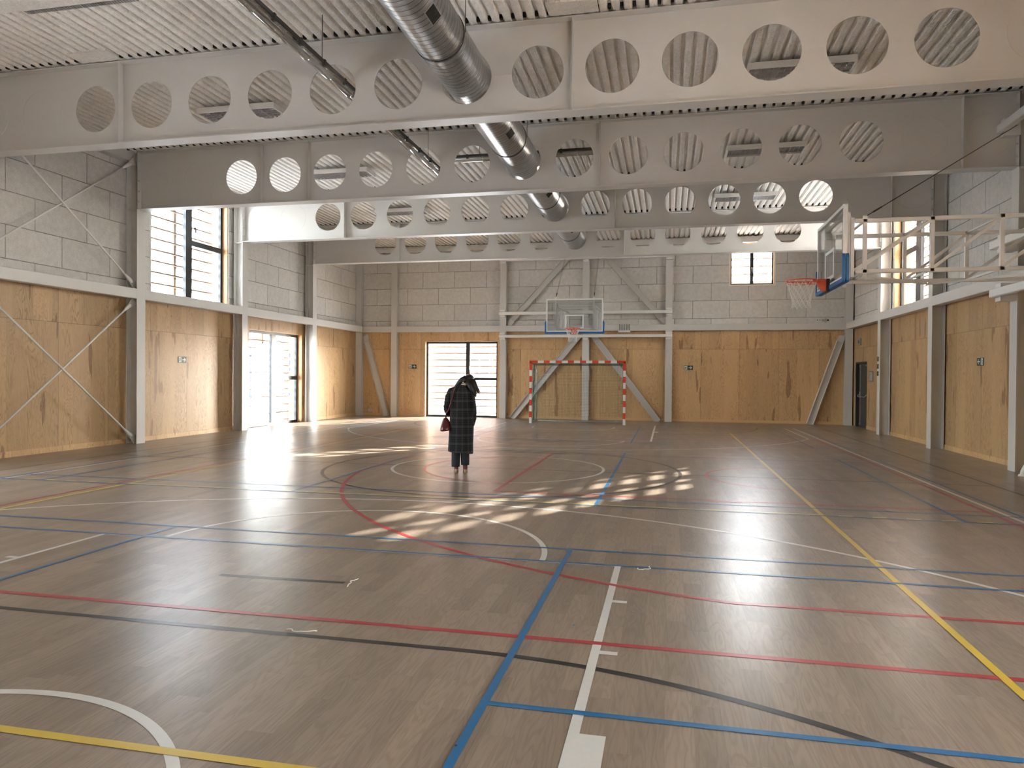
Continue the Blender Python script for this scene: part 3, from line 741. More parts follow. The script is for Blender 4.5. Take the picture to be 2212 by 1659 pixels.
glazing('door_1', 0, WL, -1, L_DOOR, 'glazed black-framed door on the left wall with timber slats outside', (0.47, 0.555), (1.385, 1.505), 1, posts=(0.50, 1.0, 0.0), handle=(20.27, 1.90, 'alu'), lpitch=0.25)
glazing('window_2', 1, WF, 1, F_DOOR, 'large black-framed end window with timber slats, behind the person', (0.555, 0.610), (1.40, 1.485), 1, posts=(0.0, 1.0), handle=(-7.28, 1.90, 'plastic'), lpitch=0.25, lofs=0.16)
glazing('window_3', 1, WF, 1, F_UP, 'small high window on the far wall with slats', (0.46, 0.54), None, frame=0.05, posts=(0.0, 1.0), trim=True, lpitch=0.272, lofs=0.16, handle=(2.80, 5.35, 'plastic'))
glazing('window_4', 0, WR, 1, R_UP, 'high right wall window with slats seen through the hoop truss', (0.44, 0.56), (4.86, 5.0), 1, posts=(0.5, 0.0, 1.0), trim=True, lpitch=0.25, ext=0.25)
glazing('window_5', 0, WL, -1, L_H1, 'unseen low window in the near left wall, added for light', posts=(0.5,))  # this and the next three: out of view, put in to brighten the hall
glazing('window_8', 0, WR, 1, R_H3, 'unseen low window in the near right wall, added for light', posts=(0.5,))
glazing('window_9', 0, WR, 1, R_H1, 'unseen low window beside the viewer on the right, added for light', posts=(0.5,))
glazing('window_10', 0, WL, -1, L_H4, 'low left wall window just outside the view, added for light', posts=(0.5,))
for k, (ya, yc) in enumerate(RL):
    r_ = thing('window_%d' % (6+k), ('unseen glazed roof strip just ahead of the viewer, added for light', '')[k], 'window', (0, 0, 0), kind='structure')
    box_obj('pane', (WL, ya, ZR+0.98), (WR, yc, ZR+0.986), 'glass', r_)
    m = MB(); 
    for j in range(15): x_ = WL+(WR-WL)*j/14; m.box((x_-0.03, ya, ZR+0.94), (x_+0.03, yc, ZR+1.02))
    for y_ in (ya-0.03, yc+0.03): m.box((WL, y_-0.04, ZR+0.0), (WR, y_+0.04, ZR+1.02))  # tall upstand shaped to keep direct sun out of the added strip
    for x_ in (WL, WR): m.box((x_-0.04, ya, ZR+0.3), (x_+0.04, yc, ZR+1.02))
    m.build('window_frame', 'white', r_)
# ------------------------------------------------------------------ exit door on the right wall
d = thing('door_2', 'dark grey fire exit door with a push bar on the right wall', 'door', (WR, 24.73, 0), kind='structure')
box_obj('door_leaf', (0.10, -0.645, 0.0), (0.15, 0.645, 2.045), 'door', d, 0.003)
m = MB()
for a, b in (((0.0, -0.68, 0), (0.16, -0.645, 2.10)), ((0.0, 0.645, 0), (0.16, 0.69, 2.10)), ((0.0, -0.68, 2.045), (0.16, 0.69, 2.10))): m.box(a, b)
m.build('door_frame', 'door', d)
m = MB(); m.tube([(0.095, 0.52, 1.06), (0.03, 0.50, 1.03), (0.0, 0.44, 0.98), (0.0, -0.40, 0.98), (0.03, -0.46, 1.03), (0.095, -0.50, 1.10)], 0.013, 8); m.box((0.06, 0.44, 0.94), (0.10, 0.50, 1.14)); m.box((0.06, -0.55, 0.98), (0.10, -0.49, 1.18)); m.build('push_bar', 'steel', d)
m = MB(); m.box((0.07, 0.43, 0.12), (0.10, 0.455, 0.95)); m.box((0.07, 0.43, 1.14), (0.10, 0.455, 1.95)); m.box((0.055, 0.42, 1.93), (0.10, 0.47, 2.02)); m.box((0.055, 0.42, 0.05), (0.10, 0.47, 0.13)); m.build('vertical_bolt', 'grey', d)
m = MB(); m.box((0.05, -0.6, 1.955), (0.10, -0.3, 2.01)); m.bar((0.06, -0.35, 1.99), (0.02, 0.02, 2.0), 0.02, 0.012); m.build('door_closer', 'grey', d)

# small wall fittings
t_ = thing('control_panel', 'small grey flush control panel beside the dark exit door', 'control panel', (WR, 23.54, 1.635))
box_obj('frame', (-0.022, -0.20, -0.165), (0.0, 0.20, 0.165), 'grey', t_, 0.004); box_obj('cover', (-0.027, -0.15, -0.13), (-0.018, 0.15, 0.13), 'louvre', t_, 0.003)
m = MB(); m.tube([(-0.030, 0.07*cos(k*pi/8), 0.06*sin(k*pi/8)) for k in range(-4, 5)], 0.004, 6); m.build('handle', 'grey', t_)
t_ = thing('siren', 'small square siren with a blue lens above the dark exit door', 'siren', (WR, 24.88, 2.745))
box_obj('housing', (-0.05, -0.13, -0.11), (0.0, 0.13, 0.11), 'grey', t_, 0.008); m = MB(); m.tube([(-0.05, 0, 0), (-0.075, 0, 0)], [0.06, 0.05], 16); m.build('lens', simple('blue_lens', (0.08, 0.22, 0.30), 0.3), t_)
for k, (z_, wd) in enumerate(((2.11, 'uppermost'), (1.905, 'middle'), (1.705, 'lowest'))):
    t_ = thing('indicator_lamp', wd+' of three small dark red lenses on the right wall column', 'indicator lamp', (XR, 21.70, z_), group='dark red lenses on the column')
    box_obj('housing', (-0.012, -0.085, -0.082), (0.0, 0.085, 0.082), 'plastic', t_, 0.003); box_obj('lens', (-0.020, -0.065, -0.068), (-0.010, 0.065, 0.068), 'maroon', t_, 0.003)
t_ = thing('power_socket', 'double white socket low on the far left corner panel', 'socket', (-11.22, WF, 0.213))
box_obj('plate', (-0.08, -0.012, -0.042), (0.08, 0.0, 0.042), 'plastic', t_, 0.003); m = MB(); m.tube([(-0.038, -0.013, 0), (-0.038, -0.010, 0)], 0.024, 14); m.tube([(0.038, -0.013, 0), (0.038, -0.010, 0)], 0.024, 14); m.build('socket_well', 'grey', t_)
t_ = thing('power_socket', 'double white socket above the far right wall rail', 'socket', (4.95, WF, 3.525)); t_['group'] = 'fittings above the far rail'
box_obj('plate', (-0.08, -0.012, -0.042), (0.08, 0.0, 0.042), 'plastic', t_, 0.003); m = MB(); m.tube([(-0.038, -0.013, 0), (-0.038, -0.010, 0)], 0.024, 14); m.tube([(0.038, -0.013, 0), (0.038, -0.010, 0)], 0.024, 14); m.build('socket_well', 'grey', t_)
t_ = thing('junction_box', 'grey junction box with a red knob beside the high socket', 'junction box', (5.13, WF, 3.52))
box_obj('housing', (-0.075, -0.05, -0.035), (0.075, 0.0, 0.035), 'grey', t_, 0.004); m = MB(); m.tube([(0.075, -0.03, 0), (0.13, -0.03, 0.0)], [0.02, 0.03], 10); m.build('knob', 'maroon', t_)
t_ = thing('cable_tray', 'short white cable bracket under the far rail right of the hoop', 'bracket', (-1.52, FF-0.01, 3.13))
m = MB(); m.box((-0.21, -0.06, 0), (0.21, -0.045, 0.075)); m.box((-0.21, -0.06, 0), (0.21, 0.0, 0.012)); m.build('tray', 'white_gloss', t_); m = MB()
for k in range(5): m.tube([(-0.17+k*0.085, -0.03, 0.06), (-0.17+k*0.085, -0.03, 0.30)], 0.008, 6)
m.build('bracket_stud', 'dark', t_)

# exit signs: running figure, doorway and arrow
def exit_sign(label, loc, rz, mirror=False):
    t_ = thing('exit_sign', label, 'exit sign', loc, rz, group='green exit signs')
    w_, h_ = 0.155, 0.078
    def bx(nm, x0, z0, x1, z1, y, mat):
        if mirror: x0, x1 = -x1, -x0
        return (nm, (x0, y, z0), (x1, y+0.004, z1), mat)
    box_obj('plate', (-w_, -0.010, -h_), (w_, 0.0, h_), 'green', t_, 0.004)
    s = -1 if mirror else 1
    m = MB(); y = -0.0115
    def poly(pts, yy=y): m.add([(s*px, yy, pz) for px, pz in pts], [tuple(range(len(pts)))])
    poly([(-0.140, -0.066), (-0.038, -0.066), (-0.038, 0.066), (-0.140, 0.066)])
    # arrow
    poly([(0.000, -0.011), (0.100, -0.011), (0.100, 0.011), (0.000, 0.011)])
    poly([(0.126, 0.0), (0.070, 0.052), (0.048, 0.052), (0.098, 0.0)]); poly([(0.126, 0.0), (0.098, 0.0), (0.048, -0.052), (0.070, -0.052)])
    m.build('arrow_and_doorway', 'sign_white', t_)
    m = MB(); y2 = -0.0125
    def P2(pts): m.add([(s*px, y2, pz) for px, pz in pts], [tuple(range(len(pts)))])
    P2([(-0.078+0.011*cos(2*pi*k/14), 0.044+0.011*sin(2*pi*k/14)) for k in range(14)])
    P2([(-0.100, 0.026), (-0.078, 0.028), (-0.084, -0.012), (-0.102, -0.012)])      # torso
    P2([(-0.080, 0.028), (-0.052, 0.006), (-0.056, 0.0), (-0.086, 0.018)])          # front arm
    P2([(-0.100, 0.026), (-0.128, 0.012), (-0.126, 0.004), (-0.096, 0.016)])        # rear arm
    P2([(-0.102, -0.010), (-0.086, -0.010), (-0.062, -0.036), (-0.072, -0.044)]); P2([(-0.072, -0.044), (-0.062, -0.036), (-0.056, -0.062), (-0.066, -0.064)])  # front leg
    P2([(-0.104, -0.008), (-0.092, -0.014), (-0.108, -0.040), (-0.118, -0.032)]); P2([(-0.118, -0.032), (-0.108, -0.040), (-0.136, -0.044), (-0.138, -0.034)])
    m.build('running_figure', 'green', t_)
    return t_
exit_sign('green exit sign with right arrow between the left columns', (WL+0.001, 15.56, 1.897), radians(90))
exit_sign('green exit sign with right arrow left of the end window', (-9.49, WF-0.001, 1.893), 0)
exit_sign('green exit sign with right arrow on the far wall right of the goal', (0.70, WF-0.001, 1.90), 0)
exit_sign('green exit sign with left arrow on the right wall', (WR-0.001, 15.80, 1.91), radians(-90), True)

# ------------------------------------------------------------------ spiral duct
DX, DZ, DR = -2.80, 5.745, 0.325
dt = thing('ventilation_duct', 'long galvanised spiral duct threaded through the girder openings', 'duct', (DX, 0, DZ), kind='thing')
m = MB(); sg = 48; rings = []
yy = -2.0
while yy <= 22.6+1e-6:
    rings.append([Vector((DR*cos(2*pi*k/sg), yy, DR*sin(2*pi*k/sg))) for k in range(sg)]); yy += 0.82
rings.append([Vector((DR*cos(2*pi*k/sg), 22.9, DR*sin(2*pi*k/sg))) for k in range(sg)])
m.loft(rings); m.build('duct_shell', 'duct', dt)
for k, yc in enumerate((0.6, 4.55, 8.45, 12.36, 16.35, 20.33, 22.85)):
    c_ = MB(); c_.tube([(0, yc-0.018, 0), (0, yc+0.018, 0)], DR+0.008, 48); c_.build('clamp_collar', 'dark', dt)
for k in range(5):
    yc = 7.58-3.98+k*3.94; a = radians(-43); n = Vector((cos(a), 0, sin(a))); tv = Vector((-sin(a), 0, cos(a)))
    g2 = MB(); g2.bar(n*(DR-0.012)+Vector((0, yc-0.15, 0)), n*(DR-0.012)+Vector((0, yc+0.15, 0)), 0.15, 0.03, upv=tuple(n)); gr = g2.build('diffuser_grille', 'grey', dt)
    g3 = MB(); g3.bar(n*(DR+0.004)+Vector((0, yc-0.13, 0)), n*(DR+0.004)+Vector((0, yc+0.13, 0)), 0.13, 0.006, upv=tuple(n))
    g3.build('grille_opening', 'black', gr)
    g4 = MB()
    for j in range(12): g4.bar(n*(DR+0.009)+tv*0.062+Vector((0, yc-0.12+j*0.0218, 0)), n*(DR+0.009)-tv*0.062+Vector((0, yc-0.12+j*0.0218, 0)), 0.004, 0.004)
    g4.build('grille_bars', 'rail_dark', gr)
hg = MB()
for yc in (4.55, 8.45, 12.36, 16.35, 20.33):
    for s in (-1, 1): hg.tube([(s*(DR+0.02), yc, 0.0), (s*(DR+0.02), yc, ZR-DZ+0.03)], 0.005, 6)
hg.build('hanger_rod', 'dark', dt)

# ------------------------------------------------------------------ clear sleeve trunking
def trunking(label, p, q, hang):
    t_ = thing('cable_trunking', label, 'trunking', p, kind='thing'); P = Vector((0, 0, 0)); Q = Vector(q)-Vector(p); L = Q.length; d = Q.normalized(); s = d.cross(Vector((0, 0, 1)))
    m = MB(); k = 0; n_ = int(L/0.62)
    for j in range(n_):
        a, b = d*(L*j/n_), d*(L*(j+1)/n_-0.01); m.tube([a-s*0.03, a-s*0.03+d*0.03, b-s*0.03-d*0.03, b-s*0.03], [0.078, 0.072, 0.074, 0.080], 16, cap=False)
    m.build('clear_sleeve', 'sleeve', t_)
    m = MB(); m.tube([-s*0.03, Q-s*0.03], 0.022, 8); m.tube([-s*0.07-Vector((0, 0, 0.03)), Q-s*0.07-Vector((0, 0, 0.03))], 0.008, 6); m.build('cable', 'steel', t_)
    m = MB(); m.bar(s*0.062+Vector((0, 0, 0.03)), Q+s*0.062+Vector((0, 0, 0.03)), 0.022, 0.05); m.build('carrier_rail', 'rail_dark', t_)
    m = MB()
    for j in range(n_): a = d*(L*(j+0.5)/n_); m.box(a+s*0.062+Vector((-0.022, -0.022, -0.03)), a+s*0.062+Vector((0.022, 0.022, 0.06)))
    m.build('clip', 'rail_dark', t_)
    m = MB()
    for h in hang: a = d*h+s*0.062; m.tube([a, a+Vector((0, 0, ZR-p[2]+0.03))], 0.005, 6)
    m.build('hanger_rod', 'dark', t_)
trunking('clear sleeved cable trunking running under the roof left of the duct', (-4.70, -1.5, 5.80), (-4.70, 14.5, 5.80), (2.3, 6.3, 10.5, 14.9))
trunking('short clear trunking crossing behind the second girder', (-4.55, 14.78, 6.20), (-1.2, 14.78, 6.20), (0.6, 2.8))

# ------------------------------------------------------------------ ceiling lamps
def lamp_proto(label, loc):
    t_ = thing('ceiling_lamp', label, 'ceiling lamp', loc, group='white louvred ceiling lamps')
    m = MB(); a, b, z0, z1 = 0.78, 0.26, 0.0, 0.10
    m.box((-a, -b, z0), (a, -b+0.03, z1)); m.box((-a, b-0.03, z0), (a, b, z1)); m.box((-a, -b+0.03, z0), (-a+0.03, b-0.03, z1)); m.box((a-0.03, -b+0.03, z0), (a, b-0.03, z1)); m.box((-a, -b, z1-0.006), (a, b, z1))
    m.build('housing', 'white_gloss', t_, 0.004)
    m = MB()
    for k in range(1, 17): x = -a+0.03+(2*a-0.06)*k/17; m.box((x-0.002, -b+0.03, 0.006), (x+0.002, b-0.03, 0.05))
    for k in range(1, 5): y = -b+0.03+(2*b-0.06)*k/5; m.box((-a+0.03, y-0.006, 0.004), (a-0.03, y+0.006, 0.05))
    m.build('louvre_grid', 'louvre', t_)
    m = MB()
    for x in (-0.55, 0.55): m.box((x-0.015, -0.015, z1), (x+0.015, 0.015, 0.18))
    m.build('mounting', 'rail_dark', t_)
    return t_
lp = None
for i, yc in enumerate((11.76, 15.75, 19.75)):
    for xc, sd in ((-7.63, 'left of'), (1.93, 'right of')):
        lb = 'white louvred ceiling lamp %s the duct, %s' % (sd, ('between the first two girders', 'between the second and third girders', 'between the third and fourth girders')[i])
        if lp is None: lp = lamp_proto(lb, (xc, yc, 6.27))
        else: q_ = dup(lp, lb); q_.location = (xc, yc, 6.27)

# ------------------------------------------------------------------ basketball hoops
def hoop(label, loc, rz, arm):
    """local: board faces -x, +x runs back to the wall, y across, z = height above the floor"""
    t_ = thing('basketball_hoop', label, 'basketball hoop', loc, rz, group='wall-hung glass basketball hoops')
    hw = 0.90; z0, z1 = 2.95, 4.00
    b = box_obj('backboard', (0.0, -hw+0.04, z0+0.04), (0.014, hw-0.04, z1-0.04), 'acrylic', t_)
    m = MB(); f = 0.045
    for a, c in (((-hw, z0), (hw, z0+f)), ((-hw, z1-f), (hw, z1)), ((-hw, z0+f), (-hw+f, z1-f)), ((hw-f, z0+f), (hw, z1-f))):
        m.box((-0.006, a[0], a[1]), (0.045, c[0], c[1]))
    m.build('board_frame', 'white_gloss', b)
    m = MB(); q = 0.295; za, zc = 3.06, 3.50; e = 0.045
    for a, c in (((-q, za), (q, za+e)), ((-q, zc-e), (q, zc)), ((-q, za+e), (-q+e, zc-e)), ((q-e, za+e), (q, zc-e))): m.box((-0.003, a[0], a[1]), (0.0, c[0], c[1]))
    m.build('target_square', 'sign_white', b)
    m = MB(); pr = [(-hw-0.025, z0+0.36), (-hw-0.025, z0-0.035), (hw+0.025, z0-0.035), (hw+0.025, z0+0.36)]
    for (x0, x1) in ((-0.022, 0.018), (0.030, 0.068)):
        for s in (-1, 1):
            pts = [(s*(hw-0.005), z0+0.36), (s*(hw+0.018), z0+0.345), (s*(hw+0.035), z0+0.30), (s*(hw+0.035), z0-0.02), (s*(hw+0.02), z0-0.045), (s*(hw-0.01), z0-0.045), (s*(hw-0.01), z0+0.30)]
            n = len(pts); m.add([(x0, y, z) for y, z in pts]+[(x1, y, z) for y, z in pts], [tuple(range(n)), tuple(range(n, 2*n))]+[(i, (i+1) % n, n+(i+1) % n, n+i) for i in range(n)])
        m.box((x0, -hw, z0-0.045), (x1, hw, z0+0.012))
    m.build('edge_padding', 'blue', t_)
    # rim with bracket
    R = 0.228; rc = -0.40; rz_ = 3.05
    rm = MB(); rm.tube([(rc+R*cos(2*pi*k/48), R*sin(2*pi*k/48), rz_) for k in range(48)], 0.0105, 8, closed=True)
    rm.tube([(rc+R*0.985*cos(2*pi*k/48), R*0.985*sin(2*pi*k/48), rz_-0.035) for k in range(48)], 0.006, 6, closed=True)
    for k in range(-13, 14):
        a0, a1 = radians(k*4.2), radians((k+1)*4.2)
        rm.add([(rc+R*cos(a0), R*sin(a0), rz_), (rc+R*cos(a1), R*sin(a1), rz_), (rc+R*cos(a1), R*sin(a1), rz_-0.055*cos(a1)), (rc+R*cos(a0), R*sin(a0), rz_-0.055*cos(a0))], [(0, 1, 2, 3)])
    rm.box((rc+R-0.01, -0.09, rz_-0.012), (-0.05, 0.09, rz_+0.012))
    rm.add([(-0.06, -0.075, rz_+0.01), (-0.06, -0.075, rz_-0.17), (-0.10, -0.075, rz_-0.165), (-0.17, -0.075, rz_-0.06), (-0.20, -0.075, rz_+0.0)] +
           [(-0.06, 0.075, rz_+0.01), (-0.06, 0.075, rz_-0.17), (-0.10, 0.075, rz_-0.165), (-0.17, 0.075, rz_-0.06), (-0.20, 0.075, rz_+0.0)],
           [(0,1,2,3,4), (9,8,7,6,5)]+[(i, (i+1) % 5, 5+(i+1) % 5, 5+i) for i in range(5)])
    rr = rm.build('rim', 'orange', t_)
    box_obj('rim_mount', (-0.06, -0.095, rz_-0.185), (-0.012, 0.095, rz_+0.015), 'dark', rr, 0.004)
    nm = MB(); N = 12; lev = [(0.0, R), (-0.10, 0.185), (-0.19, 0.155), (-0.27, 0.135), (-0.34, 0.128), (-0.40, 0.140)]
    rnd = random.Random(3)
    for s in (-1, 1):
        for k in range(N):
            pts = []
            for j, (dz, r_) in enumerate(lev):
                a = 2*pi*(k+s*j*0.5)/N; wob = rnd.uniform(-0.006, 0.006)
                pts.append((rc+(r_+wob)*cos(a), (r_+wob)*sin(a), rz_-0.012+dz+(rnd.uniform(-0.025, 0.01) if j == 5 else 0)))
            nm.tube(pts, 0.0042, 5)
    for k in range(N):
        a = 2*pi*k/N; nm.tube([(rc+R*cos(a), R*sin(a), rz_+0.012), (rc+(R-0.012)*cos(a), (R-0.012)*sin(a), rz_-0.02)], 0.0048, 5)
    nm.build('net', 'rope', t_)
    # carrying frame behind the board
    m = MB()
    for s in (-1, 1):
        y = s*0.60
        m.box((0.05, y-0.03, z0-0.02), (0.11, y+0.03, z1+0.06)); m.box((0.115, y-0.02, z0+0.04), (0.15, y+0.02, z1-0.06)); m.box((0.155, y-0.03, z0+0.06), (0.20, y+0.03, z1-0.14))
    m.box((0.06, -0.60, 3.88), (0.10, 0.60, 3.92)); m.box((0.06, -0.60, 3.03), (0.10, 0.60, 3.07))
    m.build('mounting_frame', 'white_gloss', t_)
    zt_, zb_ = 3.815, 3.09; Wd = 0.045
    for s in (-1, 1):
        y = s*0.60; tr = MB()
        tr.bar((0.22, y, zt_), (arm, y, zt_), Wd, 0.06, ch=0.008); tr.bar((0.22, y, zb_), (arm, y, zb_), Wd, 0.06, ch=0.008)
        xs = [0.345+0.875*k for k in range(4) if 0.345+0.875*k < arm-0.1]
        for x in xs: tr.bar((x, y, zb_-0.02), (x, y, zt_+0.02), Wd, 0.05, upv=(1, 0, 0))
        for k in range(len(xs)): 
            x1 = xs[k+1] if k+1 < len(xs) else arm; 
            zq = zt_ if k+1 < len(xs) else zb_+(zt_-zb_)*(arm-xs[k])/0.875
            tr.bar((xs[k]-0.1 if k == 0 else xs[k], y, zb_+0.02), (x1, y, min(zq, zt_)-0.02), 0.03, 0.04)
        for x in xs[:1]: tr.box((x-0.03, y-0.012, zb_-0.085), (x+0.03, y+0.012, zb_-0.03)); tr.box((x-0.03, y-0.012, zt_+0.03), (x+0.03, y+0.012, zt_+0.07))
        tr.build('truss_arm', 'white_gloss', t_)
    cb = MB(); x = 0.25; sgn = 1
    while x < arm-0.3:
        x2 = min(x+1.3, arm); cb.bar((x, -0.60*sgn, zb_-0.05), (x2, 0.60*sgn, zb_-0.05), 0.03, 0.03); sgn = -sgn; x = x2
    for x in (0.345, 1.22, 2.095): cb.bar((x, -0.6, zb_-0.0), (x, 0.6, zb_-0.0), 0.03, 0.03); cb.bar((x, -0.6, zt_), (x, 0.6, zt_), 0.025, 0.025)
    cb.build('cross_brace', 'white_gloss', t_)
    return t_
hs = hoop('side basketball hoop with blue padded glass board hung from the right wall', (2.39, 11.70, 0), 0.0, 3.08)
he = hoop('end basketball hoop with blue padded glass board above the goal', (-2.88, 22.34, 0), radians(90), 3.13)
def hcable(parent, p, q):
    m = MB()
    P, Q = Vector(p), Vector(q); d = (Q-P).normalized(); s = d.cross(Vector((0, 0, 1))).normalized()*0.012
    m.tube([P+s, Q+s], 0.0035, 5); m.tube([P-s, Q-s], 0.0035, 5); m.tube([P+d*0.18, P+d*0.36], 0.014, 6); m.build('lift_cable', 'rail_dark', parent)
hcable(hs, (0.345, -0.60, 3.87), (3.02, 1.20, 5.62)); 
hcable(he, (0.08, 0.60, 4.05), (3.05, 0.75, 5.75)); hcable(he, (0.08, -0.60, 4.05), (3.05, -0.45, 5.75))

# rails that carry the hoops
def mrail(label, p, q, h, clamps):
    t_ = thing('mounting_rail', label, 'mounting rail', p, group='white box rails carrying the hoops', kind='thing'); Q = Vector(q)-Vector(p); m = MB(); m.bar((0, 0, 0), Q, 0.12, h, ch=0.012); m.build('box_rail', 'white_gloss', t_)
    d = Q.normalized(); n = Vector((0, 0, 1)); back = Vector(clamps[1])*1.04
    for a in clamps[0]:
        c = d*a; e = c+back; m = MB()
        for s in (-1, 1):
            z = s*(h/2+0.045)
            lo_ = [min(c[k], e[k]) for k in range(3)]; hi_ = [max(c[k], e[k]) for k in range(3)]
            ax = 0 if abs(d.x) > 0.5 else 1
            lo_[ax] -= 0.10; hi_[ax] += 0.10
            m.box((lo_[0], lo_[1], z-0.035), (hi_[0], hi_[1], z+0.035))
        m.box((lo_[0]+0.012*(ax == 0), lo_[1]+0.012*(ax == 1), -h/2-0.02), (hi_[0]-0.012*(ax == 0), hi_[1]-0.012*(ax == 1), h/2+0.02))
        m.build('clamp_plate', 'white_gloss', t_)
    return t_
yr = FF-0.10
mrail('upper white box rail across the far columns behind the end hoop', (-6.05, yr, 3.845), (0.13, yr, 3.845), 0.11, ([0.11, 3.156, 6.07], (0, 0.10, 0)))
mrail('lower white box rail across the far columns below the end hoop', (-6.05, yr, 3.01), (0.13, yr, 3.01), 0.10, ([0.11, 3.156, 6.07], (0, 0.10, 0)))
mrail('highest white box rail on the far columns above the end hoop', (-6.05, yr, 5.80), (0.13, yr, 5.80), 0.11, ([0.11, 3.156, 6.07], (0, 0.10, 0)))
xr2 = XR-0.22
mrail('middle white box rail on the near right columns holding the side hoop', (xr2, 9.6, 3.885), (xr2, 14.0, 3.885), 0.14, ([0.155, 4.136], (0.22, 0, 0)))
mrail('lowest white box rail on the near right columns holding the side hoop', (xr2-0.02, 9.6, 3.045), (xr2-0.02, 13.93, 3.045), 0.14, ([0.155, 4.136], (0.24, 0, 0)))
mrail('highest white box rail on the near right columns for the hoop cable', (xr2-0.02, 9.6, 5.82), (xr2-0.02, 13.36+0.45, 5.82), 0.14, ([0.155, 4.09], (0.24, 0, 0)))

# ------------------------------------------------------------------ handball goal
GX, GY = -2.91, 23.36
gl = thing('handball_goal', 'red and white striped handball goal with green net at the far end', 'goal', (GX, GY, 0))
def striped(name, p, q, n, first, corner, parent):
    """square tube 80 mm painted in bands of 0.2 m"""
    m = MB(); p = Vector(p); q = Vector(q); L = (q-p).length; d = (q-p).normalized(); a = 0.0; k = 0; cuts = [0.0]
    cuts += [corner+i*(L-corner*(2 if name == 'crossbar' else 1))/n for i in range(n+1)]
    if name == 'crossbar': cuts.append(L)
    for i in range(len(cuts)-1):
        m.bar(p+d*cuts[i], p+d*cuts[i+1], 0.08, 0.08, mi=(0 if i % 2 == 0 else 1), upv=(0, 1, 0))
    return m.build(name, ['red', 'plastic'], parent)
for s in (-1, 1): striped('post', (s*1.54, 0, 2.04), (s*1.54, 0, 0.0), 9, 0, 0.28, gl)
striped('crossbar', (-1.58, 0, 2.04+0.0), (1.58, 0, 2.04), 13, 0, 0.28, gl)
m = MB(); dp0, dp1 = 0.75, 0.95
for s in (-1, 1):
    m.tube([(s*1.50, 0.03, 1.98), (s*1.50, dp0, 1.92), (s*1.50, dp1, 1.70), (s*1.50, dp1, 0.03), (s*1.50, 0.03, 0.03)], 0.017, 8)
m.tube([(-1.5, dp1, 0.03), (1.5, dp1, 0.03)], 0.017, 8)
m.build('back_frame', 'steel', gl)
m = MB(); pr = [(0.02, 1.99), (dp0, 1.93), (dp1, 1.70), (dp1, 0.05)]; c_ = 0.05; rr_ = 0.0022
k = 0
x = -1.5
while x <= 1.5001:
    m.tube([(x, a+(0.02*sin(x*9)), b-(0.05*sin(pi*(a/dp0)) if a < dp0 else 0)) for a, b in pr], rr_, 3, cap=False); x += c_
def along(L_):
    out = []; tot = 0
    for (a, b), (c2, d2) in zip(pr[:-1], pr[1:]):
        l = hypot(c2-a, d2-b); n = max(1, int(l/c_))
        for i in range(n): out.append((a+(c2-a)*i/n, b+(d2-b)*i/n))
    return out+[pr[-1]]
for a, b in along(0): m.tube([(-1.5, a, b), (1.5, a, b)], rr_, 3, cap=False)
for s in (-1, 1):
    x = s*1.49; z = 0.06
    while z < 1.97: m.tube([(x, 0.03, z), (x, dp1 if z < 1.7 else dp0, z)], rr_, 3, cap=False); z += c_
    yy = 0.05
    while yy < dp1: m.tube([(x, yy, 0.04), (x, yy, 1.95 if yy < dp0 else 1.7)], rr_, 3, cap=False); yy += c_
m.build('net', 'greynet', gl)
# loose folded net hanging behind the left post
m = MB(); rings = []
for j in range(22):
    z = 1.95-j*0.088; wd_ = 0.09+0.05*sin(j*0.5); rings.append([Vector((-1.46+0.012*sin(j*1.7+k), 0.10+wd_*k/6+0.03*(k % 2), z)) for k in range(7)])
for j in range(22): m.tube(rings[j], 0.006, 4)
for k in range(7): m.tube([rings[j][k] for j in range(22)], 0.006, 4)
m.build('net_fold', 'greynet', gl)

# ------------------------------------------------------------------ person seen from behind
def ell(cx, cy, z, a, b, n=28, tilt=0.0, sq=2.0):
    out = []
    for k in range(n):
        t0 = 2*pi*k/n; c, s = cos(t0), sin(t0)
        out.append(Vector((cx+a*math.copysign(abs(c)**(2/sq), c), cy+b*math.copysign(abs(s)**(2/sq), s), z+tilt*c)))
    return out
pp = thing('person', 'person seen from behind in a long grey plaid coat, head bowed, right hand in pocket', 'person', (-3.215, 11.02, 0), radians(16.3))
# continuous body grown from joints
J = {'pelvis': (-0.02, 0.0, 0.90, 0.125), 'waist': (-0.03, 0.0, 1.05, 0.11), 'chest': (-0.02, 0.01, 1.24, 0.125), 'neck0': (0.02, 0.03, 1.38, 0.055), 'neck1': (0.065, 0.07, 1.43, 0.050),
     'head0': (0.095, 0.115, 1.475, 0.066), 'head1': (0.108, 0.105, 1.505, 0.062),
     'ls': (-0.165, 0.01, 1.315, 0.05), 'le': (-0.235, 0.02, 1.06, 0.036), 'lw': (-0.215, 0.15, 0.93, 0.025), 'lp': (-0.205, 0.20, 0.935, 0.028),
     'rs': (0.120, 0.01, 1.30, 0.05), 're': (0.175, -0.02, 1.03, 0.036), 'rw': (0.165, 0.08, 0.83, 0.025), 'rp': (0.155, 0.11, 0.775, 0.028),
     'lh': (-0.10, 0.0, 0.86, 0.075), 'lk': (-0.095, 0.01, 0.47, 0.05), 'la': (-0.085, 0.0, 0.10, 0.034), 'lf': (-0.085, 0.10, 0.04, 0.03),
     'rh': (0.05, 0.0, 0.86, 0.075), 'rk': (0.055, 0.01, 0.47, 0.05), 'ra': (0.045, -0.03, 0.11, 0.034), 'rf': (0.060, 0.07, 0.04, 0.03)}
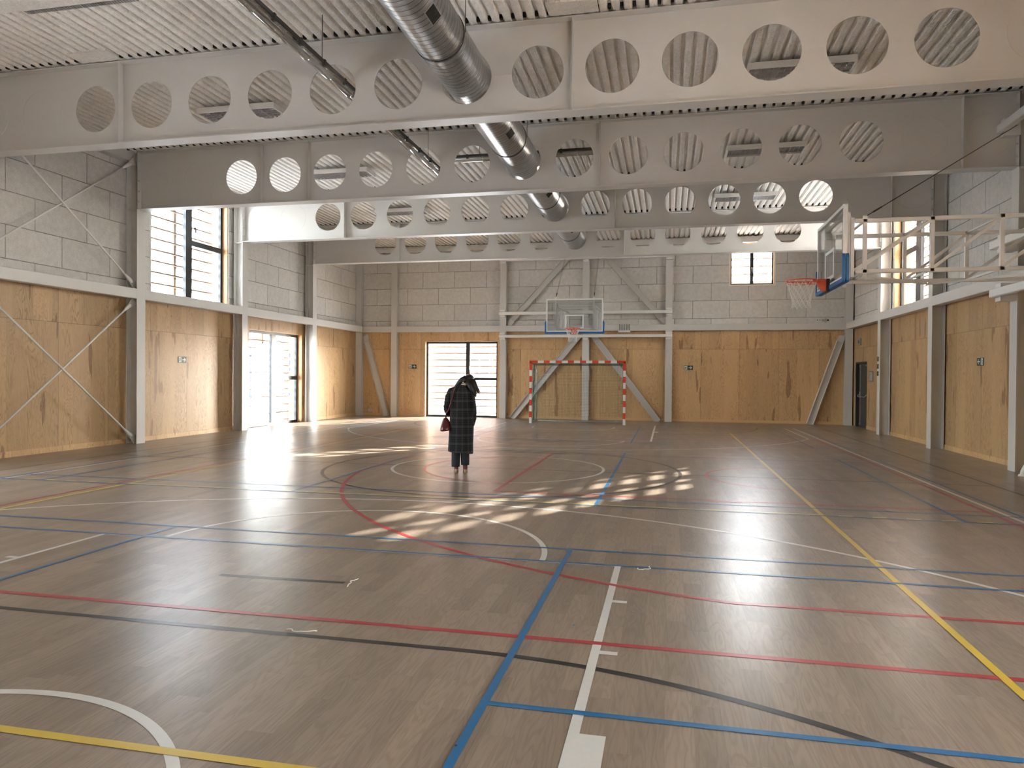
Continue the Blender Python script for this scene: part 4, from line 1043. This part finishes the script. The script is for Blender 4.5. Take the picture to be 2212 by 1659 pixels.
E_ = [('pelvis', 'waist'), ('waist', 'chest'), ('chest', 'neck0'), ('neck0', 'neck1'), ('neck1', 'head0'), ('head0', 'head1'), ('chest', 'ls'), ('ls', 'le'), ('le', 'lw'), ('lw', 'lp'),
      ('chest', 'rs'), ('rs', 're'), ('re', 'rw'), ('rw', 'rp'), ('pelvis', 'lh'), ('lh', 'lk'), ('lk', 'la'), ('la', 'lf'), ('pelvis', 'rh'), ('rh', 'rk'), ('rk', 'ra'), ('ra', 'rf')]
def fingers(pref, palm, dirs, r0):
    for i, chain in enumerate(dirs):
        prev = palm
        for j, pt in enumerate(chain):
            nm = '%s%d%d' % (pref, i, j); J[nm] = (*pt, r0-0.0012*j); E_.append((prev, nm)); prev = nm
# left hand closes round the bag strap, thumb from the side of the palm
fingers('lfi', 'lp', [[(-0.232+0.017*i, 0.235, 0.945-0.004*i), (-0.234+0.017*i, 0.262, 0.925), (-0.236+0.017*i, 0.250, 0.902+0.004*(i % 3))] for i in range(4)] + [[(-0.182, 0.205, 0.955), (-0.172, 0.232, 0.960)]], 0.0088)
# right hand flat inside the coat pocket
fingers('rfi', 'rp', [[(0.130+0.016*i, 0.125, 0.742-0.003*(i % 3)), (0.128+0.016*i, 0.132, 0.715-0.004*(i % 3)), (0.126+0.016*i, 0.134, 0.697)] for i in range(4)] + [[(0.120, 0.105, 0.765), (0.108, 0.110, 0.745)]], 0.0088)
names = list(J); idx = {n: i for i, n in enumerate(names)}
me = bpy.data.meshes.new('body'); me.from_pydata([J[n][:3] for n in names], [(idx[a], idx[b]) for a, b in E_], [])
bo = bpy.data.objects.new('body', me); COL.objects.link(bo); bo.parent = pp
sk = bo.modifiers.new('skin', 'SKIN'); sk.use_smooth_shade = True
for n in names:
    v = me.skin_vertices[0].data[idx[n]]; v.radius = (J[n][3], J[n][3]); v.use_root = (n == 'pelvis')
bo.modifiers.new('smooth', 'SUBSURF').levels = 1; bo.modifiers['smooth'].render_levels = 2
me.materials.append(MT['skin'])
# head with face (looks down and away from the camera)
hd = MB(); hc = Vector((0.108, 0.105, 1.472)); rings = []
for i in range(1, 18):
    a = pi*i/18; zz = -cos(a)*0.112; rr2 = sin(a)
    jaw = 1.0-0.20*max(0, -zz/0.112)
    rings.append([hc+Vector((0.077*rr2*jaw*cos(2*pi*k/24), 0.094*rr2*sin(2*pi*k/24)+(0.016*max(0, sin(2*pi*k/24))*(1 if zz < 0 else 0)), zz)) for k in range(24)])
hd.loft(rings); 
def facep(x, y, z): return hc+Vector((x, y, z))
hd.tube([facep(0, 0.088, 0.018), facep(0, 0.104, -0.006), facep(0, 0.112, -0.022), facep(0, 0.096, -0.030)], [0.008, 0.011, 0.015, 0.010], 8)     # nose
for s in (-1, 1):
    hd.ball(facep(s*0.078, 0.0, -0.008), (0.012, 0.022, 0.032), 0, 10, 8)          # ears
    hd.ball(facep(s*0.031, 0.080, 0.010), (0.013, 0.010, 0.011), 1, 10, 8)         # eyes
hd.tube([facep(-0.024, 0.092, -0.058), facep(0, 0.100, -0.056), facep(0.024, 0.092, -0.058)], [0.004, 0.008, 0.004], 8, 2)
head = hd.build('head', ['skin', 'sign_white', simple('lips', (0.35, 0.09, 0.08), 0.4)], bo)
head.rotation_euler = (0, 0, 0)
# hair: cap plus two falling tails
hr = MB(); rings = []
for i in range(1, 16):
    a = pi*i/16; zz = -cos(a)*0.108
    rings.append([Vector((0.110+0.090*sin(a)*cos(2*pi*k/28), 0.088+(0.094 if sin(2*pi*k/28) < 0 else 0.078)*sin(a)*sin(2*pi*k/28), 1.488+zz*0.80+(0.012*sin(5*2*pi*k/28) if i < 6 else 0))) for k in range(28)])
hr.loft(rings)
hr.tube([(0.06, 0.03, 1.50), (-0.01, 0.05, 1.475), (-0.055, 0.06, 1.43), (-0.085, 0.06, 1.385), (-0.11, 0.06, 1.345), (-0.13, 0.08, 1.30)], [0.06, 0.048, 0.040, 0.036, 0.030, 0.012], 12)
hr.tube([(0.10, -0.005, 1.46), (0.125, -0.035, 1.40), (0.150, -0.045, 1.34), (0.180, -0.035, 1.29), (0.205, -0.02, 1.25), (0.222, -0.01, 1.215)], [0.052, 0.046, 0.044, 0.034, 0.022, 0.006], 12)
hr.tube([(0.15, 0.02, 1.44), (0.185, 0.01, 1.38), (0.205, 0.0, 1.31), (0.225, 0.01, 1.24)], [0.034, 0.030, 0.022, 0.006], 10)
for k in range(10):
    x = 0.07+0.014*k; hr.tube([(x, -0.02, 1.50), (x+0.03, -0.055, 1.41), (x+0.065, -0.060+0.003*k, 1.33), (x+0.10, -0.045, 1.26+0.01*sin(k*2.2))], [0.010, 0.012, 0.010, 0.003], 6)
hr.build('hair', 'hair', pp)
m = MB(); m.loft([ell(0.025, 0.035, 1.375, 0.078, 0.068), ell(0.030, 0.040, 1.395, 0.070, 0.062), ell(0.042, 0.050, 1.418, 0.060, 0.056), ell(0.050, 0.058, 1.432, 0.052, 0.050)]); m.build('scarf', 'cream', pp)
m = MB(); m.loft([ell(0.178, 0.075, 0.82, 0.030, 0.05, 14), ell(0.168, 0.075, 1.0, 0.035, 0.055, 14), ell(0.155, 0.07, 1.18, 0.035, 0.05, 14), ell(0.130, 0.07, 1.28, 0.03, 0.045, 14)]); m.build('cardigan_edge', 'cream', pp)
m = MB(); m.tube([(0.012, -0.045, 1.435), (0.012, -0.050, 1.452)], 0.006, 8); m.build('hair_clip', 'sign_white', pp)
# coat
def wob(ring, amp, ph, n=5):
    cx = sum(v.x for v in ring)/len(ring); cy = sum(v.y for v in ring)/len(ring); o = []
    for k, v in enumerate(ring):
        f_ = 1+amp*sin(n*2*pi*k/len(ring)+ph); o.append(Vector((cx+(v.x-cx)*f_, cy+(v.y-cy)*f_, v.z)))
    return o
ct = MB(); C_ = [(0.325, -0.022, 0.0, 0.198, 0.150, -0.02), (0.34, -0.022, 0.0, 0.202, 0.154, -0.018), (0.48, -0.020, 0.0, 0.198, 0.150, -0.01), (0.66, -0.012, 0.0, 0.196, 0.148, 0), (0.80, -0.006, 0.0, 0.194, 0.148, 0),
     (0.92, -0.012, 0.0, 0.184, 0.143, 0), (1.03, -0.022, 0.0, 0.172, 0.132, 0), (1.13, -0.028, 0.0, 0.168, 0.130, 0), (1.23, -0.030, 0.005, 0.172, 0.133, 0), (1.295, -0.028, 0.01, 0.170, 0.122, -0.01),
     (1.335, -0.020, 0.015, 0.148, 0.105, -0.018), (1.365, -0.008, 0.02, 0.115, 0.088, -0.016), (1.388, 0.008, 0.028, 0.086, 0.074, -0.010), (1.402, 0.018, 0.034, 0.074, 0.066, -0.006)]
ct.loft([wob(ell(cx, cy, z, a, b, 36, ti, 2.35), 0.022 if z < 0.9 else 0.008, z*3) for z, cx, cy, a, b, ti in C_])
ct.build('coat', 'plaid', pp)
def sleeve(pts, rs, nm):
    m = MB(); P_ = [Vector(p) for p in pts]; out = []; rad = []
    for i in range(len(P_)-1):
        for j in range(4): t2 = j/4; out.append(P_[i].lerp(P_[i+1], t2)); rad.append((rs[i]*(1-t2)+rs[i+1]*t2)*(1+0.03*sin((i*4+j)*1.9)))
    out.append(P_[-1]); rad.append(rs[-1]); m.tube(out, rad, 16); m.build(nm, 'plaid', pp)
sleeve([(-0.115, 0.01, 1.315), (-0.165, 0.01, 1.30), (-0.205, 0.012, 1.21), (-0.238, 0.02, 1.07), (-0.245, 0.05, 1.02), (-0.225, 0.13, 0.955), (-0.218, 0.155, 0.94)], [0.060, 0.066, 0.066, 0.056, 0.054, 0.048, 0.046], 'coat_sleeve')
sleeve([(0.080, 0.01, 1.31), (0.118, 0.008, 1.29), (0.142, -0.005, 1.20), (0.168, -0.020, 1.06), (0.178, -0.015, 1.00), (0.182, 0.03, 0.88), (0.172, 0.07, 0.81)], [0.060, 0.066, 0.066, 0.060, 0.058, 0.052, 0.046], 'coat_sleeve')
m = MB(); m.loft([ell(0.168, 0.075, 0.745, 0.030, 0.07, 14), ell(0.172, 0.072, 0.78, 0.036, 0.078, 14), ell(0.176, 0.068, 0.81, 0.034, 0.075, 14)]); m.build('pocket', 'plaid', pp)
# trousers and boots
for s, cx, z0, yo in ((-1, -0.092, 0.098, 0.0), (1, 0.052, 0.128, -0.015)):
    m = MB(); m.loft([wob(ell(cx+0.004*s, yo, z0, 0.064, 0.074, 20), 0.03, 1, 4), wob(ell(cx+0.004*s, yo, z0+0.05, 0.066, 0.075, 20), 0.03, 2, 4), ell(cx, 0.0, 0.30, 0.070, 0.078, 20), ell(cx, 0.0, 0.45, 0.075, 0.082, 20), ell(cx*0.9, 0.0, 0.80, 0.085, 0.10, 20)]); m.build('trouser_leg', 'trouser', pp)
    m = MB(); bx, by = (cx+0.006, 0.0) if s < 0 else (0.058, -0.035)
    lift = 0.0
    m.loft([ell(bx, by+0.055, 0.018, 0.033, 0.105, 20), ell(bx, by+0.050, 0.045, 0.036, 0.100, 20), ell(bx, by+0.025, 0.075, 0.036, 0.072, 20), ell(bx, by, 0.11, 0.036, 0.046, 20), ell(bx, by-0.004, 0.17, 0.040, 0.046, 20), ell(bx, by-0.004, 0.21, 0.042, 0.048, 20)]); bt = m.build('boot', 'boot', pp)
    m = MB(); m.loft([ell(bx, by-0.032, 0.0, 0.020, 0.016, 14), ell(bx, by-0.034, 0.03, 0.022, 0.019, 14), ell(bx, by-0.036, 0.060, 0.029, 0.026, 14)]); m.loft([ell(bx, by+0.085, 0.0, 0.036, 0.075, 18), ell(bx, by+0.085, 0.018, 0.036, 0.076, 18)]); m.build('heel_and_sole', 'sole', bt)
# shoulder bag
bg_ = thing('shoulder_bag', 'oxblood leather shoulder bag hanging at the left side of the person in the plaid coat', 'bag', (-3.215, 11.02, 0), radians(16.3))
m = MB(); rings = []
for z, a, b in ((0.672, 0.075, 0.165), (0.68, 0.088, 0.178), (0.70, 0.092, 0.180), (0.76, 0.078, 0.160), (0.82, 0.060, 0.130), (0.860, 0.038, 0.105), (0.872, 0.026, 0.095)):
    rings.append(ell(-0.262+0.015*(0.87-z), 0.05, z, a, b, 24, 0.015*(0.87-z)*4, 3.0))
m.loft(rings); m.build('bag_body', 'boot', bg_)
m = MB(); m.tube([(-0.262, -0.03, 0.86), (-0.255, -0.02, 0.92), (-0.240, 0.0, 0.965), (-0.245, 0.06, 0.97), (-0.262, 0.12, 0.86)], 0.010, 8); m.build('bag_handle', 'boot', bg_)
m = MB(); pts = [(-0.250, -0.01, 0.955), (-0.215, -0.075, 1.00), (-0.180, -0.120, 1.10), (-0.150, -0.128, 1.22), (-0.125, -0.10, 1.315), (-0.105, -0.04, 1.362), (-0.11, 0.05, 1.35), (-0.15, 0.12, 1.22), (-0.22, 0.15, 1.02), (-0.262, 0.10, 0.90)]
m.tube(pts, 0.013, 8); m.build('bag_strap', 'boot', bg_)
m = MB(); m.tube([(-0.268, -0.035, 0.865), (-0.268, -0.045, 0.850)], 0.010, 8); m.build('buckle', 'sole', bg_)

# ------------------------------------------------------------------ loose threads and specks on the floor
def thread(label, cx, cy, seed, n=9, sz=0.05):
    r_ = random.Random(seed); pts = [(cx, cy, 0.006)]; a = r_.uniform(0, 6.28)
    for k in range(n): a += r_.uniform(-1.1, 1.1); pts.append((pts[-1][0]+cos(a)*sz*0.4, pts[-1][1]+sin(a)*sz*0.4, 0.006))
    m = MB(); m.tube(pts, 0.0028, 5); tag(m.build('loose_thread', 'rope'), label, 'thread', 'white threads on the floor')
thread('curl of white thread beyond the short black line end', -2.27, 4.83, 1, 12); thread('white thread curled on the long black line', -2.24, 3.93, 2, 11)
thread('white thread just beyond the keyline end', -0.22, 5.86, 5, 12)
for x_, y_, mt, lb in ((-0.556, 4.421, 'blue_line', 'tiny blue tape scrap left of the white keyline'), (-0.85, 2.858, 'dark', 'tiny dark crumb left of the long blue line')):
    m = MB(); m.loft([ell(x_, y_, 0.0001, 0.008, 0.006, 7), ell(x_, y_, 0.006, 0.005, 0.004, 7)], smooth=False); tag(m.build('floor_scrap', mt), lb, 'scrap')
# white rounded foot of an object peeking in at the right edge
t_ = thing('barrier_base', 'white curved base peeking in at the right edge beside the near column', 'stand base', (5.62, 13.02, 0))
m = MB(); m.tube([(-0.02, 0.0, 0.0), (0.0, 0.0, 0.07), (0.04, 0.0, 0.15), (0.10, 0.0, 0.20), (0.17, 0.0, 0.19)], [0.035, 0.045, 0.05, 0.045, 0.03], 14); m.build('curved_leg', 'plastic', t_); m = MB(); m.loft([ell(0.02, 0, 0.0, 0.10, 0.07, 18), ell(0.02, 0, 0.03, 0.09, 0.06, 18)]); m.build('foot_pad', 'plastic', t_)

# ------------------------------------------------------------------ neighbourhood outside the windows
b1 = tag(box_obj('apartment_building', (-15.0, 45.0, -0.12), (-2.0, 55.0, 10.5), 'fac_brick'), 'red brick apartment block seen through the end window', 'building', 'buildings across the street')
b2 = tag(box_obj('apartment_building', (-25.5, 46.0, -0.12), (-15.3, 56.0, 10.0), 'fac_pale'), 'pale apartment block beside the brick one beyond the end window', 'building', 'buildings across the street')
b3 = tag(box_obj('shop_building', (-40.0, 33.0, -0.12), (-26.0, 52.0, 3.1), 'fac_side'), 'low slate coloured shop building outside the glazed door', 'building')
fc = bpy.data.curves.new('shop_lettering', 'FONT'); fc.body = 'GAMES'; fc.size = 0.62; fc.extrude = 0.02; fc.align_x = 'CENTER'; fc.materials.append(MT['sign_white'])
ft_ = bpy.data.objects.new('tmp_text', fc); COL.objects.link(ft_); bpy.context.view_layer.update(); lm = bpy.data.meshes.new_from_object(ft_); bpy.data.objects.remove(ft_)
fo = bpy.data.objects.new('shop_lettering', lm); COL.objects.link(fo); fo.parent = b3; fo.location = (-25.96, 41.5, 0.55); fo.rotation_euler = (radians(90), 0, radians(90))
# window-side sampling helpers without emission of their own
def portal(axis, plane, nrm, h):
    u0, u1, z0, z1 = h; l = bpy.data.lights.new('portal', 'AREA'); l.shape = 'RECTANGLE'; l.size = u1-u0; l.size_y = z1-z0; l.cycles.is_portal = True
    o = bpy.data.objects.new('portal', l); COL.objects.link(o); c = ((u0+u1)/2, (z0+z1)/2)
    o.location = (plane, c[0], c[1]) if axis == 0 else (c[0], plane, c[1])
    o.rotation_euler = Vector(nrm).to_track_quat('-Z', 'Z' if False else 'Y').to_euler()
for h in (L_UP, L_DOOR, L_H1, L_H4): portal(0, WL-0.14, (1, 0, 0), h)
for h in (R_UP, R_H1, R_H3): portal(0, WR+0.14, (-1, 0, 0), h)
for h in (F_DOOR, F_UP): portal(1, WF+0.14, (0, -1, 0), h)
for ya, yc in RL:
    l = bpy.data.lights.new('portal', 'AREA'); l.shape = 'RECTANGLE'; l.size = WR-WL; l.size_y = yc-ya; l.cycles.is_portal = True
    o = bpy.data.objects.new('portal', l); COL.objects.link(o); o.location = ((WL+WR)/2, (ya+yc)/2, ZR+0.2)
